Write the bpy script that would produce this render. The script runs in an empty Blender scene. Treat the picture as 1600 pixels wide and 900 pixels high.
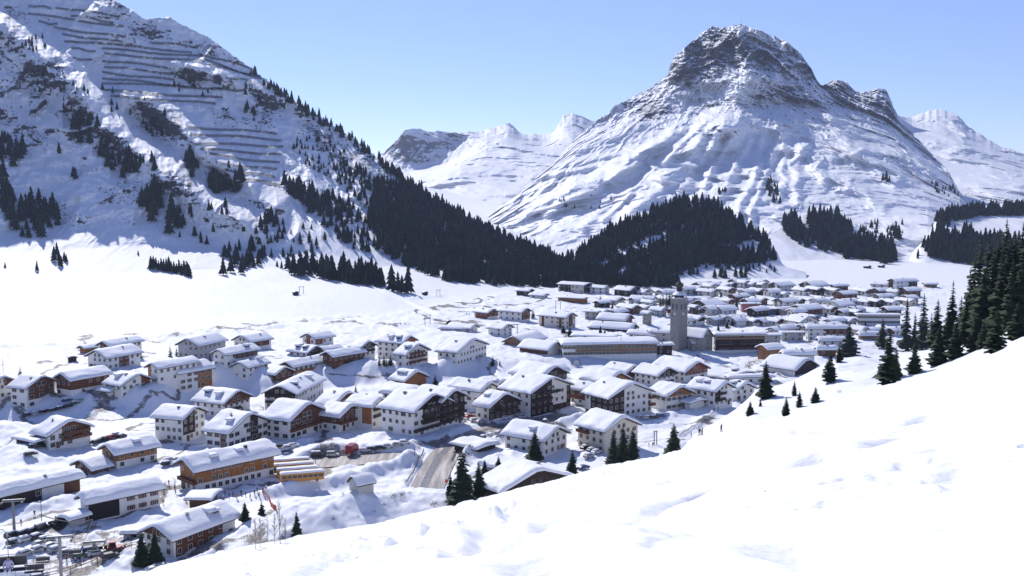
import bpy, math, random
import numpy as np
from mathutils import Vector, Matrix
from mathutils.bvhtree import BVHTree

# ------------------------------------------------------------------ camera, sky, sun
SC = bpy.context.scene
F = 1570.0; P = math.atan(150.0 / F); H = 93.0
CAM = Vector((0, 0, H))
cd = bpy.data.cameras.new("camera"); cam = bpy.data.objects.new("camera", cd); SC.collection.objects.link(cam)
cd.sensor_width = 36; cd.lens = 36 * F / 1600; cd.clip_start = 0.3; cd.clip_end = 20000
cam.location = CAM; cam.rotation_euler = (math.pi / 2 - P, 0, 0); SC.camera = cam
SUN_AZ = math.radians(-27); SUN_EL = math.radians(38)
W = bpy.data.worlds.new("World"); SC.world = W; W.use_nodes = True
nt = W.node_tree; bg = nt.nodes["Background"]; sky = nt.nodes.new("ShaderNodeTexSky")
sky.sky_type = 'NISHITA'; sky.sun_disc = False; sky.sun_elevation = SUN_EL; sky.sun_rotation = SUN_AZ
sky.altitude = 2500; sky.air_density = 1.0; sky.dust_density = 0.25; sky.ozone_density = 2.5
tn = nt.nodes.new("ShaderNodeMix"); tn.data_type = 'RGBA'; tn.blend_type = 'MULTIPLY'; tn.inputs["Factor"].default_value = 1
nt.links.new(sky.outputs[0], tn.inputs["A"]); tn.inputs["B"].default_value = (0.95, 0.93, 1.2, 1)
nt.links.new(tn.outputs["Result"], bg.inputs[0]); bg.inputs[1].default_value = 0.13
sd = bpy.data.lights.new("sun", 'SUN'); sd.energy = 4.9; sd.angle = math.radians(0.5); sd.color = (1, 0.965, 0.92)
sun = bpy.data.objects.new("sun", sd); SC.collection.objects.link(sun)
sdir = Vector((math.sin(SUN_AZ) * math.cos(SUN_EL), math.cos(SUN_AZ) * math.cos(SUN_EL), math.sin(SUN_EL)))
sun.rotation_euler = sdir.to_track_quat('Z', 'Y').to_euler()
SC.view_settings.view_transform = 'Standard'; SC.view_settings.look = 'None'; SC.view_settings.gamma = 1
SC.view_settings.use_curve_mapping = False; SC.view_settings.exposure = 0.12
SC.cycles.max_bounces = 5; SC.cycles.diffuse_bounces = 3; SC.cycles.volume_bounces = 0

rng = np.random.default_rng(7); random.seed(7)
R = math.radians
CP, SP = math.cos(P), math.sin(P)

# ------------------------------------------------------------------ helpers
def at(px, py, Y):
    """world point at forward distance Y seen at photo pixel px,py (arrays allowed)"""
    a = (np.asarray(px, float) - 800) / F; b = (450 - np.asarray(py, float)) / F
    dy = CP + SP * b; dz = -SP + CP * b
    k = np.asarray(Y, float) / dy
    return a * k, dy * k, H + dz * k
def ray(px, py):
    a = (px - 800) / F; b = (450 - py) / F
    return Vector((a, CP + SP * b, -SP + CP * b)).normalized()
def hashn(ix, iy, s):
    h = (ix.astype(np.int64) * 374761393 + iy.astype(np.int64) * 668265263 + s * 974634777) & 0x7fffffff
    h = ((h ^ (h >> 13)) * 1274126177) & 0x7fffffff
    return ((h ^ (h >> 16)) & 0xffff) / 65535.0
def vn(x, y, s=0):
    x = np.asarray(x, float); y = np.asarray(y, float)
    ix = np.floor(x); iy = np.floor(y); fx = x - ix; fy = y - iy
    fx = fx * fx * fx * (fx * (fx * 6 - 15) + 10); fy = fy * fy * fy * (fy * (fy * 6 - 15) + 10)
    a = hashn(ix, iy, s); b = hashn(ix + 1, iy, s); c = hashn(ix, iy + 1, s); d = hashn(ix + 1, iy + 1, s)
    return (a + (b - a) * fx) * (1 - fy) + (c + (d - c) * fx) * fy
def fbm(x, y, s=0, o=5, g=0.5):
    t = 0; A = 1; n = 0
    for k in range(o):
        t = t + A * (vn(x, y, s + k) - 0.5) * 2; n += A; A *= g
        x, y = x * 1.87 + y * 0.53 + 11.3, y * 1.87 - x * 0.53 + 5.7
    return t / n
def ridged(x, y, s=0, o=5, g=0.5):
    t = 0; A = 1; n = 0
    for k in range(o):
        t = t + A * (1 - np.abs(vn(x, y, s + k) * 2 - 1)) ** 2; n += A; A *= g
        x, y = x * 1.93 + 7.1, y * 1.93 + 3.3
    return t / n
def sstep(a, b, x):
    t = np.clip((x - a) / (b - a), 0, 1); return t * t * (3 - 2 * t)
def inpoly(x, y, poly):
    r = np.zeros(np.shape(x), bool); n = len(poly)
    for i in range(n):
        x1, y1 = poly[i]; x2, y2 = poly[(i + 1) % n]
        if y1 == y2: continue
        c = ((y1 > y) != (y2 > y)) & (x < (x2 - x1) * (y - y1) / (y2 - y1) + x1)
        r ^= c
    return r
def softpoly(x, y, poly, w):
    """1 inside a polygon, fading over w outside it"""
    ins = inpoly(x, y, poly); d = np.full(np.shape(x), 1e9)
    for i in range(len(poly)):
        (x1, y1), (x2, y2) = poly[i], poly[(i + 1) % len(poly)]
        dx, dy = x2 - x1, y2 - y1; t = np.clip(((x - x1) * dx + (y - y1) * dy) / (dx * dx + dy * dy + 1e-9), 0, 1)
        d = np.minimum(d, np.hypot(x - x1 - t * dx, y - y1 - t * dy))
    return np.where(ins, np.clip(0.5 + d / w * 0.5, 0, 1), np.clip(0.5 - d / w * 0.5, 0, 1))
def linedist(x, y, pts):
    d = np.full(np.shape(x), 1e9)
    for (x1, y1), (x2, y2) in zip(pts[:-1], pts[1:]):
        dx, dy = x2 - x1, y2 - y1; t = np.clip(((x - x1) * dx + (y - y1) * dy) / (dx * dx + dy * dy + 1e-9), 0, 1)
        d = np.minimum(d, np.hypot(x - x1 - t * dx, y - y1 - t * dy))
    return d

# ------------------------------------------------------------------ materials
MATS = {}
def mat(name, col, rough=0.8, var=0.0, scale=1.0, bump=0.0, emit=None, metal=0.0, spec=0.3):
    if name in MATS: return MATS[name]
    m = bpy.data.materials.new(name); m.use_nodes = True; t = m.node_tree; b = t.nodes["Principled BSDF"]
    b.inputs["Base Color"].default_value = (*col, 1); b.inputs["Roughness"].default_value = rough
    b.inputs["Metallic"].default_value = metal; b.inputs["Specular IOR Level"].default_value = spec
    if var or bump:
        g = t.nodes.new("ShaderNodeNewGeometry"); n = t.nodes.new("ShaderNodeTexNoise")
        n.inputs["Scale"].default_value = scale; n.inputs["Detail"].default_value = 4
        t.links.new(g.outputs["Position"], n.inputs["Vector"])
        if var:
            r = t.nodes.new("ShaderNodeValToRGB"); r.color_ramp.elements[0].position = 0.3; r.color_ramp.elements[1].position = 0.7
            r.color_ramp.elements[0].color = (*[c * (1 - var) for c in col], 1)
            r.color_ramp.elements[1].color = (*[min(1, c * (1 + var)) for c in col], 1)
            t.links.new(n.outputs[0], r.inputs[0]); t.links.new(r.outputs[0], b.inputs["Base Color"])
        if bump:
            u = t.nodes.new("ShaderNodeBump"); u.inputs["Strength"].default_value = 0.6; u.inputs["Distance"].default_value = bump
            t.links.new(n.outputs[0], u.inputs["Height"]); t.links.new(u.outputs[0], b.inputs["Normal"])
    MATS[name] = m; return m
def wood(name, col):
    """planked cladding: vertical boards with tone variation"""
    m = mat(name, col, 0.75, spec=0.2); t = m.node_tree; b = t.nodes["Principled BSDF"]
    tc = t.nodes.new("ShaderNodeTexCoord"); w = t.nodes.new("ShaderNodeTexNoise"); mp = t.nodes.new("ShaderNodeMapping")
    mp.inputs["Scale"].default_value = (3.2, 3.2, 0.25); w.inputs["Scale"].default_value = 1.5; w.inputs["Detail"].default_value = 3
    r = t.nodes.new("ShaderNodeValToRGB"); r.color_ramp.elements[0].position = 0.32; r.color_ramp.elements[1].position = 0.68
    r.color_ramp.elements[0].color = (*[c * 0.5 for c in col], 1); r.color_ramp.elements[1].color = (*[c * 1.5 for c in col], 1)
    t.links.new(tc.outputs["Object"], mp.inputs["Vector"]); t.links.new(mp.outputs[0], w.inputs["Vector"])
    t.links.new(w.outputs[0], r.inputs[0]); t.links.new(r.outputs[0], b.inputs["Base Color"]); return m
SNOW = (0.80, 0.81, 0.84)
def terrain_mat(name, dirt=(0.16, 0.145, 0.13), rockc=((0.055, 0.055, 0.06), (0.22, 0.21, 0.21)), rs=0.02, bumpd=0.4, bscale=0.5, thr=0.5, steep=0, nk=1):
    """snow, with bare rock / dirty slush where the vertex attribute 'rock' says so, broken up by noise"""
    m = bpy.data.materials.new(name); m.use_nodes = True; t = m.node_tree; b = t.nodes["Principled BSDF"]
    N = t.nodes.new; L = t.links.new
    g = N("ShaderNodeNewGeometry"); a = N("ShaderNodeAttribute"); a.attribute_name = "rock"
    n1 = N("ShaderNodeTexNoise"); n1.inputs["Scale"].default_value = rs; n1.inputs["Detail"].default_value = 8; n1.inputs["Roughness"].default_value = 0.82
    L(g.outputs["Position"], n1.inputs["Vector"])
    ad = N("ShaderNodeMath"); ad.operation = 'ADD'; L(a.outputs["Fac"], ad.inputs[0]); L(n1.outputs[0], ad.inputs[1])
    if nk != 1:
        mk_ = N("ShaderNodeMath"); mk_.operation = 'MULTIPLY_ADD'; L(n1.outputs[0], mk_.inputs[0]); mk_.inputs[1].default_value = nk; mk_.inputs[2].default_value = .5 - .5 * nk; L(mk_.outputs[0], ad.inputs[1])
    if steep:
        sx = N("ShaderNodeSeparateXYZ"); L(g.outputs["Normal"], sx.inputs[0]); m1 = N("ShaderNodeMath"); m1.operation = 'SUBTRACT'; m1.inputs[0].default_value = .74; L(sx.outputs[2], m1.inputs[1])
        m2 = N("ShaderNodeMath"); m2.operation = 'MULTIPLY'; L(m1.outputs[0], m2.inputs[0]); L(a.outputs["Fac"], m2.inputs[1]); m3 = N("ShaderNodeMath"); m3.operation = 'MULTIPLY_ADD'; L(m2.outputs[0], m3.inputs[0]); m3.inputs[1].default_value = steep; L(ad.outputs[0], m3.inputs[2]); ad = m3
    mr = N("ShaderNodeMapRange"); mr.inputs[1].default_value = thr + 0.475; mr.inputs[2].default_value = thr + 0.525
    L(ad.outputs[0], mr.inputs[0])
    n2 = N("ShaderNodeTexNoise"); n2.inputs["Scale"].default_value = rs * 4; n2.inputs["Detail"].default_value = 6; L(g.outputs["Position"], n2.inputs["Vector"])
    rr = N("ShaderNodeValToRGB"); rr.color_ramp.elements[0].position = 0.35; rr.color_ramp.elements[1].position = 0.65
    rr.color_ramp.elements[0].color = (*rockc[0], 1); rr.color_ramp.elements[1].color = (*rockc[1], 1); L(n2.outputs[0], rr.inputs[0])
    mx = N("ShaderNodeMix"); mx.data_type = 'RGBA'; L(mr.outputs[0], mx.inputs["Factor"])
    mx.inputs["A"].default_value = (*SNOW, 1); L(rr.outputs[0], mx.inputs["B"]); L(mx.outputs["Result"], b.inputs["Base Color"])
    b.inputs["Roughness"].default_value = 0.65; b.inputs["Specular IOR Level"].default_value = 0.15
    n3 = N("ShaderNodeTexNoise"); n3.inputs["Scale"].default_value = bscale; n3.inputs["Detail"].default_value = 5; L(g.outputs["Position"], n3.inputs["Vector"])
    u = N("ShaderNodeBump"); u.inputs["Strength"].default_value = 0.5; u.inputs["Distance"].default_value = bumpd
    L(n3.outputs[0], u.inputs["Height"]); L(u.outputs[0], b.inputs["Normal"])
    return m
M_snow = mat("snow", SNOW, 0.6, bump=0.25, scale=0.9, spec=0.15)
M_white = mat("plaster_white", (0.74, 0.72, 0.68), 0.85, 0.06, 0.5)
M_cream = mat("plaster_cream", (0.66, 0.60, 0.50), 0.85, 0.06, 0.5)
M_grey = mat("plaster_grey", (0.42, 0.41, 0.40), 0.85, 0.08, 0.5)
M_pink = mat("plaster_pink", (0.42, 0.16, 0.15), 0.85, 0.08, 0.5)
M_blue = mat("plaster_blue", (0.10, 0.14, 0.24), 0.85, 0.08, 0.5)
M_b = wood("wood_brown", (0.13, 0.055, 0.028)); M_d = wood("wood_dark", (0.042, 0.03, 0.025))
M_o = wood("wood_orange", (0.31, 0.13, 0.045)); M_r = wood("wood_red", (0.26, 0.075, 0.035)); M_t = wood("wood_tan", (0.24, 0.15, 0.09))
M_roof = mat("roof_board", (0.05, 0.035, 0.028), 0.8)
M_glass = mat("window_glass", (0.02, 0.024, 0.032), 0.15, spec=0.6)
M_frame = mat("window_frame", (0.55, 0.5, 0.44), 0.6); M_frameb = mat("window_frame_brown", (0.12, 0.06, 0.035), 0.6)
M_stone = mat("stone", (0.30, 0.275, 0.25), 0.9, 0.25, 1.2, bump=0.1)
M_metal = mat("metal_grey", (0.22, 0.23, 0.24), 0.5, metal=0.4); M_dmetal = mat("metal_dark", (0.05, 0.05, 0.055), 0.6)
M_needle = mat("needles", (0.036, 0.055, 0.028), 0.85, 0.45, 0.8, spec=0.15)
M_needlef = mat("needles_far", (0.017, 0.028, 0.02), 0.9, 0.6, 0.06, spec=0.1)
M_bark = mat("bark", (0.08, 0.055, 0.04), 0.9, 0.3, 3)
M_birch = mat("bare_bark", (0.28, 0.24, 0.21), 0.9, 0.3, 3)
M_road = mat("slush_road", (0.29, 0.26, 0.235), 0.6, 0.35, 0.35, bump=0.08)
M_wet = mat("wet_asphalt", (0.17, 0.165, 0.18), 0.45, 0.3, 0.5)
WM = dict(w=M_white, c=M_cream, g=M_grey, p=M_pink, u=M_blue, b=M_b, d=M_d, o=M_o, r=M_r, t=M_t, s=M_stone)

# ------------------------------------------------------------------ mesh building
COL = SC.collection
def mk(name, verts, faces, m, parent=None, loc=None, smooth=False, mats=None, fm=None):
    me = bpy.data.meshes.new(name); me.from_pydata([tuple(v) for v in verts], [], faces)
    for x in (mats or [m]): me.materials.append(x)
    if fm is not None: me.polygons.foreach_set("material_index", fm)
    if smooth: me.polygons.foreach_set("use_smooth", [True] * len(me.polygons))
    o = bpy.data.objects.new(name, me); COL.objects.link(o)
    if parent is not None: o.parent = parent
    if loc is not None: o.location = loc
    return o
def inst(name, src, parent=None, loc=(0, 0, 0), rz=0, sc=None):
    o = src.copy(); o.name = name; COL.objects.link(o); o.parent = parent; o.location = loc; o.rotation_euler = (0, 0, rz)
    if sc is not None: o.scale = sc
    return o
def empty(name, loc, rz, label, cat, group=None):
    o = bpy.data.objects.new(name, None); COL.objects.link(o); o.location = loc; o.rotation_euler = (0, 0, rz); o.empty_display_size = 0.5
    return tag(o, label, cat, group)
def tag(o, label, cat, group=None):
    o["label"] = label; o["category"] = cat
    if group: o["group"] = group
    return o
class MB:
    def __init__(s): s.v = []; s.f = []; s.m = []
    def add(s, v, f, m=0):
        n = len(s.v); s.v += [tuple(p) for p in v]; s.f += [tuple(i + n for i in q) for q in f]; s.m += [m] * len(f)
    def box(s, x0, x1, y0, y1, z0, z1, m=0):
        v = [(x, y, z) for z in (z0, z1) for y in (y0, y1) for x in (x0, x1)]
        s.add(v, [(0, 2, 3, 1), (4, 5, 7, 6), (0, 1, 5, 4), (2, 6, 7, 3), (0, 4, 6, 2), (1, 3, 7, 5)], m)
    def bar(s, a, b, r, m=0, n=6, r2=None):
        a = Vector(a); b = Vector(b); d = (b - a).normalized(); r2 = r if r2 is None else r2
        u = d.orthogonal().normalized(); w = d.cross(u)
        ring = lambda c, q: [c + (u * math.cos(2 * math.pi * k / n) + w * math.sin(2 * math.pi * k / n)) * q for k in range(n)]
        s.add(ring(a, r) + ring(b, r2), [(k, (k + 1) % n, n + (k + 1) % n, n + k) for k in range(n)] + [tuple(range(n))[::-1], tuple(range(n, 2 * n))], m)
    def prism(s, poly, y0, y1, m=0):
        """polygon in xz extruded along y"""
        n = len(poly)
        s.add([(x, y0, z) for x, z in poly] + [(x, y1, z) for x, z in poly],
              [tuple(range(n)), tuple(range(n, 2 * n))[::-1]] + [(i, n + i, n + (i + 1) % n, (i + 1) % n) for i in range(n)], m)
    def build(s, name, m, parent=None, loc=None, smooth=False):
        ms = m if isinstance(m, (list, tuple)) else [m]
        return mk(name, s.v, s.f, None, parent, loc, smooth, mats=ms, fm=s.m)
def grid_obj(name, X, Y, Z, m, rock=None):
    n, k = X.shape
    co = np.stack([X, Y, Z], -1).reshape(-1, 3).astype(np.float32)
    idx = np.arange(n * k).reshape(n, k)
    q = np.stack([idx[:-1, :-1], idx[:-1, 1:], idx[1:, 1:], idx[1:, :-1]], -1).reshape(-1, 4)
    me = bpy.data.meshes.new(name); me.vertices.add(len(co)); me.vertices.foreach_set("co", co.ravel())
    me.loops.add(q.size); me.loops.foreach_set("vertex_index", q.ravel().astype(np.int32))
    me.polygons.add(len(q)); me.polygons.foreach_set("loop_start", np.arange(0, q.size, 4, dtype=np.int32))
    me.polygons.foreach_set("loop_total", np.full(len(q), 4, dtype=np.int32))
    me.polygons.foreach_set("use_smooth", np.ones(len(q), bool))
    me.update(calc_edges=True)
    if rock is not None:
        at_ = me.attributes.new("rock", 'FLOAT', 'POINT'); at_.data.foreach_set("value", rock.ravel().astype(np.float32))
    me.materials.append(m); o = bpy.data.objects.new(name, me); COL.objects.link(o); o["kind"] = "structure"
    return o
def bvh(*objs):
    vs = []; fs = []
    for o in objs:
        me = o.data; n = len(vs); c = np.empty(len(me.vertices) * 3); me.vertices.foreach_get("co", c); vs += c.reshape(-1, 3).tolist()
        p = np.empty(len(me.polygons) * 4, np.int32); me.loops.foreach_get("vertex_index", p); fs += (p.reshape(-1, 4) + n).tolist()
    return BVHTree.FromPolygons(vs, fs)

# ------------------------------------------------------------------ terrain
def curve(pts, px):
    p = np.array(pts, float); return [np.interp(px, p[:, 0], p[:, k]) for k in range(1, p.shape[1])]
def loft(name, px0, px1, ncol, rows, nrow, m, relief=None, rockf=None, smooth=3, back=(500, 400), jag=0, weights=None, seed=0):
    px = np.linspace(px0, px1, ncol)
    cs = [curve(r, px) for r in rows]; K = len(rows)
    weights = weights or [1] * (K - 1); tot = sum(weights); ys = []; Ys = []
    for k in range(K - 1):
        n = int(nrow * weights[k] / tot); t = np.linspace(0, 1, n, endpoint=(k == K - 2))[:, None]
        ys.append(cs[k][0][None] * (1 - t) + cs[k + 1][0][None] * t); Ys.append(cs[k][1][None] * (1 - t) + cs[k + 1][1][None] * t)
    # keep the exact crest line, but let its small teeth die out a little way down the face
    for q, w_ in ((0, ys), (1, Ys)):
        f = cs[-1][q]; n = ncol // 14; g = np.pad(f, n, mode='edge'); kr = np.hanning(2 * n + 1); kr /= kr.sum(); sm = np.convolve(g, kr, 'valid')
        t = np.linspace(0, 1, len(w_[-1]))[:, None]; w_[-1] = w_[-1] + (sm - f)[None] * (t - t ** 5)
    y = np.concatenate(ys); Y = np.concatenate(Ys)
    for _ in range(smooth * 6):
        Y[1:-1] = (Y[:-2] + Y[1:-1] * 2 + Y[2:]) / 4; y[1:-1] = (y[:-2] + y[1:-1] * 2 + y[2:]) / 4
    PX = np.broadcast_to(px[None], y.shape)
    if jag: 
        t = np.linspace(0, 1, y.shape[0])[:, None] ** 16
        y = y + t * jag * 1.3 * (fbm(px / 14, px * 0 + 3.3, seed + 50, 5, 0.6) + 0.5 * fbm(px / 5, px * 0 + 9.3, seed + 60, 3))[None]
    d = relief(PX, y, Y) if relief is not None else 0
    X_, Y_, Z_ = at(PX, y, Y + d)
    rock = rockf(PX, y) if rockf is not None else np.zeros_like(y)
    bx = []
    for i in range(1, 9):
        f = i / 8; k = (Y_[-1] + back[0] * f) / Y_[-1]
        bx.append((X_[-1] * k, Y_[-1] * k, Z_[-1] - back[1] * f ** 1.3))
    X_ = np.concatenate([X_, np.array([b[0] for b in bx])]); Y_ = np.concatenate([Y_, np.array([b[1] for b in bx])]); Z_ = np.concatenate([Z_, np.array([b[2] for b in bx])])
    rock = np.concatenate([rock, np.repeat(rock[-1:], 8, 0)])
    return grid_obj(name, X_, Y_, Z_, m, rock)

MT_far = terrain_mat("far_snow_and_rock", rs=0.075, bumpd=3, bscale=0.04, rockc=((0.05, 0.054, 0.064), (0.20, 0.205, 0.22)), steep=1.3, nk=1.7)
MT_left = terrain_mat("mountain_snow_and_rock", rs=0.22, bumpd=0.8, bscale=0.15, rockc=((0.03, 0.031, 0.034), (0.11, 0.108, 0.11)), steep=.7, nk=2.0)
MT_val = terrain_mat("valley_snow", rs=0.25, bumpd=0.3, bscale=0.35, rockc=((0.10, 0.085, 0.075), (0.30, 0.27, 0.25)))
MT_fg = terrain_mat("foreground_snow", rs=0.25, bumpd=0.12, bscale=3.5)

# far range to the left of the peak
def rel(PX, y, Y): 
    X, Yp, Z = at(PX, y, Y); a = X * .8 + Yp * .3; b = Yp * .8 - X * .5
    return -(ridged(a / 520 + 0.5 * fbm(X / 400, Yp / 400, 3), b / 1600, 5, 6, .55) - 0.4) * 240 + fbm(X / 260, Yp / 520, 7, 5, .6) * 90 + fbm(X / 60, Z / 40, 8, 4) * 24
def rk(px, y):
    a = softpoly(px, y, [(598, 235), (628, 204), (700, 209), (790, 213), (800, 222), (745, 240), (700, 262), (640, 268), (600, 262)], 22)
    b = softpoly(px, y, [(770, 205), (795, 197), (820, 212), (860, 225), (900, 205), (925, 190), (895, 178), (878, 180), (868, 205), (830, 210)], 14)
    return np.maximum(a * 0.5, b * 0.46) + (.04 + .3 * a) * fbm(px / 12, y / 6, 63, 4, .7)
sil_far = [(500, 300, 4600), (560, 270, 4600), (600, 237, 4600), (622, 217, 4500), (633, 204, 4450), (650, 202, 4500), (700, 207, 4600), (740, 207, 4700), (770, 200, 4800), (792, 193, 4800), (802, 198, 4800), (815, 208, 4900), (850, 211, 5000), (866, 207, 5000), (880, 181, 5000), (893, 177, 5000), (910, 182, 5000), (927, 188, 5100), (960, 215, 5200), (1000, 240, 5200)]
T_far = loft("far_range", 500, 1000, 420, [[(500, 420, 1700), (1000, 420, 1700)], [(500, 370, 2300), (700, 330, 2500), (850, 350, 2300), (1000, 350, 2300)],
    [(500, 330, 3400), (600, 290, 3500), (640, 284, 3600), (720, 262, 3700), (800, 262, 3700), (1000, 265, 3600)], [(500, 320, 4100), (600, 266, 4350), (640, 268, 4300), (700, 255, 4350), (760, 232, 4300), (800, 240, 4100), (1000, 255, 3900)], sil_far], 260, MT_far, rel, rk, back=(900, 700), jag=2.6, seed=1)

# range to the right behind the peak
sil_r = [(1200, 160, 4300), (1260, 150, 4300), (1290, 132, 4300), (1305, 127, 4300), (1322, 127, 4300), (1338, 144, 4300), (1360, 143, 4200), (1384, 141, 4200), (1396, 168, 4200), (1404, 180, 4300), (1425, 183, 4400), (1445, 175, 4400), (1472, 170, 4400), (1498, 183, 4300), (1520, 203, 4200), (1560, 226, 4000), (1600, 240, 3900), (1700, 280, 3800), (1800, 310, 3800)]
def rel(PX, y, Y):
    X, Yp, Z = at(PX, y, Y); a = X * .8 - Yp * .35; b = Yp * .8 + X * .5
    return -(ridged(a / 480 + 0.5 * fbm(X / 400, Yp / 400, 13), b / 1600, 15, 6, .55) - 0.4) * 230 + fbm(X / 240, Yp / 480, 17, 5, .6) * 90 + fbm(X / 60, Z / 40, 18, 4) * 24
def rk(px, y):
    a = softpoly(px, y, [(1285, 135), (1305, 126), (1322, 127), (1338, 145), (1385, 141), (1402, 180), (1370, 175), (1330, 165)], 16)
    b = softpoly(px, y, [(1420, 182), (1472, 170), (1500, 186), (1520, 205), (1480, 200), (1440, 195)], 14)
    return np.maximum(a * 0.62, b * 0.42) + 0.14 * fbm(px / 12, y / 6, 64, 4, .7) - .02
T_right = loft("right_range", 1200, 1800, 420, [[(1200, 420, 1700), (1800, 420, 1700)], [(1200, 320, 2600), (1500, 312, 2500), (1800, 330, 2500)],
    [(1200, 240, 3500), (1400, 240, 3500), (1550, 262, 3300), (1800, 320, 3200)], sil_r], 220, MT_far, rel, rk, back=(900, 700), jag=2.6, seed=2)

# the big peak
sil_o = [(640, 420, 2000), (700, 372, 2050), (763, 337, 2100), (830, 285, 2200), (870, 247, 2300), (900, 216, 2350), (930, 190, 2400), (960, 168, 2450), (1000, 146, 2520), (1030, 129, 2560), (1043, 119, 2600), (1047, 103, 2600), (1056, 87, 2600), (1075, 69, 2620), (1098, 52, 2650), (1110, 42, 2650), (1130, 43, 2660), (1144, 42, 2680), (1155, 36, 2700), (1168, 41, 2700), (1200, 53, 2700), (1225, 62, 2700), (1250, 83, 2680), (1266, 103, 2650), (1276, 124, 2620), (1284, 134, 2640), (1294, 130, 2680), (1304, 126, 2700), (1318, 126, 2720), (1328, 136, 2720), (1338, 145, 2720), (1352, 144, 2720), (1368, 140, 2700), (1384, 140, 2700), (1391, 154, 2690), (1398, 172, 2680), (1408, 188, 2650), (1430, 212, 2580), (1455, 240, 2450), (1480, 266, 2300), (1500, 300, 2150), (1520, 330, 2000), (1600, 400, 1900)]
def spurs():
    r = random.Random(12); L_ = []
    for k in range(26):
        f = (k + r.uniform(-.3, .3)) / 25; x0 = 1000 + 300 * f + r.uniform(-15, 15); y0 = 175 + 60 * r.random() + 60 * abs(f - .45); x1 = 730 + 640 * f; y1 = 372 - 40 * (f > .7) * f - r.uniform(0, 50) - (70 if k % 3 == 0 else 0)
        P_ = []
        for j in range(7): u = j / 6; P_.append((x0 + (x1 - x0) * u + r.uniform(-7, 7), y0 + (y1 - y0) * (u ** .9) + r.uniform(-3, 3)))
        L_.append((P_, r.uniform(4, 9), r.uniform(14, 36)))
    return L_
SPO = spurs()
def relO(PX, y, Y):
    X, Yp, Z = at(PX, y, Y)
    up = sstep(230, 110, y)
    # gullies run down from the summit: plan angle round the top is the cross-gully coordinate
    ang = np.degrees(np.arctan2(X - 560, 2850 - Yp)); rad = np.hypot(X - 560, 2850 - Yp)
    wp = fbm(X / 170, Yp / 170, 25, 4, .55)
    gul = ridged(ang / 17 + 0.75 * wp, rad / 900 + 5, 21, 4, 0.55)
    fine = ridged(ang / 4.2 + .9 * wp, rad / 300, 31, 4, 0.6); brk = sstep(-.35, .45, fbm(X / 120, Yp / 200, 27, 3))
    big = fbm(X / 380, Yp / 380, 41, 4, .55)
    dg = (X * .6 + Z * 1.0); crag = ridged(dg / 80 + 0.6 * fbm(X / 60, Z / 60, 28), (X - Z) / 110, 45, 5, 0.62)
    d = -(gul - 0.4) * 95 - (fine - 0.4) * 46 * brk - big * 85 - up * (crag - 0.4) * 120 - fbm(X / 50, Yp / 60, 47, 4, .6) * 16 - (7 + 40 * up) * fbm(X / 26, Z / 20, 49, 5, .7)
    for (l_, wd, hh) in SPO: d = d - hh * np.exp(-(linedist(PX, y, l_) / wd) ** 2)
    # shoulder terrace under the summit block and a hollow below it
    d = d - 80 * np.exp(-((PX - 1150 + (y - 195)) / 80) ** 2 - ((y - 195) / 20) ** 2) + 70 * np.exp(-((PX - 1210) / 100) ** 2 - ((y - 165) / 14) ** 2) + 60 * np.exp(-((PX - 1075 - (y - 130)) / 22) ** 2 - ((y - 150) / 34) ** 2)
    d = d - 60 * np.exp(-(linedist(PX, y, [(1150, 60), (1168, 110), (1150, 170), (1100, 215), (1040, 280), (985, 330)]) / 16) ** 2) - 45 * np.exp(-(linedist(PX, y, [(1250, 100), (1290, 170), (1330, 230), (1400, 280)]) / 14) ** 2)
    return d
def rkO(px, y):
    n = fbm((px + y * .8) / 22, (y - px * .4) / 11, 61, 5, 0.7)
    top = softpoly(px, y, [(1040, 122), (1047, 100), (1075, 68), (1110, 41), (1150, 44), (1210, 62), (1250, 82), (1270, 104), (1286, 136), (1262, 126), (1235, 108), (1195, 112), (1160, 100), (1130, 112), (1100, 120), (1075, 130), (1060, 120)], 14)
    dk = softpoly(px, y, [(988, 168), (1028, 153), (1045, 165), (1042, 182), (1018, 195), (992, 198)], 12)
    mid = softpoly(px, y, [(1075, 190), (1120, 165), (1180, 168), (1250, 165), (1275, 185), (1215, 178), (1170, 178), (1110, 200)], 26)
    left = softpoly(px, y, [(930, 195), (985, 165), (960, 185), (935, 205)], 14)
    band = np.maximum(softpoly(px, y, [(1190, 150), (1240, 130), (1290, 150), (1330, 185), (1260, 165)], 20), 1.12 * softpoly(px, y, [(1290, 132), (1320, 126), (1345, 146), (1385, 140), (1402, 182), (1420, 205), (1385, 200), (1350, 175), (1310, 160)], 14))
    snowtop = softpoly(px, y, [(1150, 40), (1200, 54), (1240, 75), (1258, 100), (1225, 95), (1180, 72)], 12)
    slot = softpoly(px, y, [(1300, 170), (1400, 205), (1500, 300), (1400, 260)], 30)
    low = sstep(180, 260, y)
    return np.clip(np.maximum.reduce([top * 0.56, dk * 0.6, mid * 0.43, left * 0.4, band * 0.45, slot * 0.2]) - snowtop * 0.3 + n * 0.32 * (1 - 0.85 * low) + 0.04 - .05 * low, 0, 1)
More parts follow.
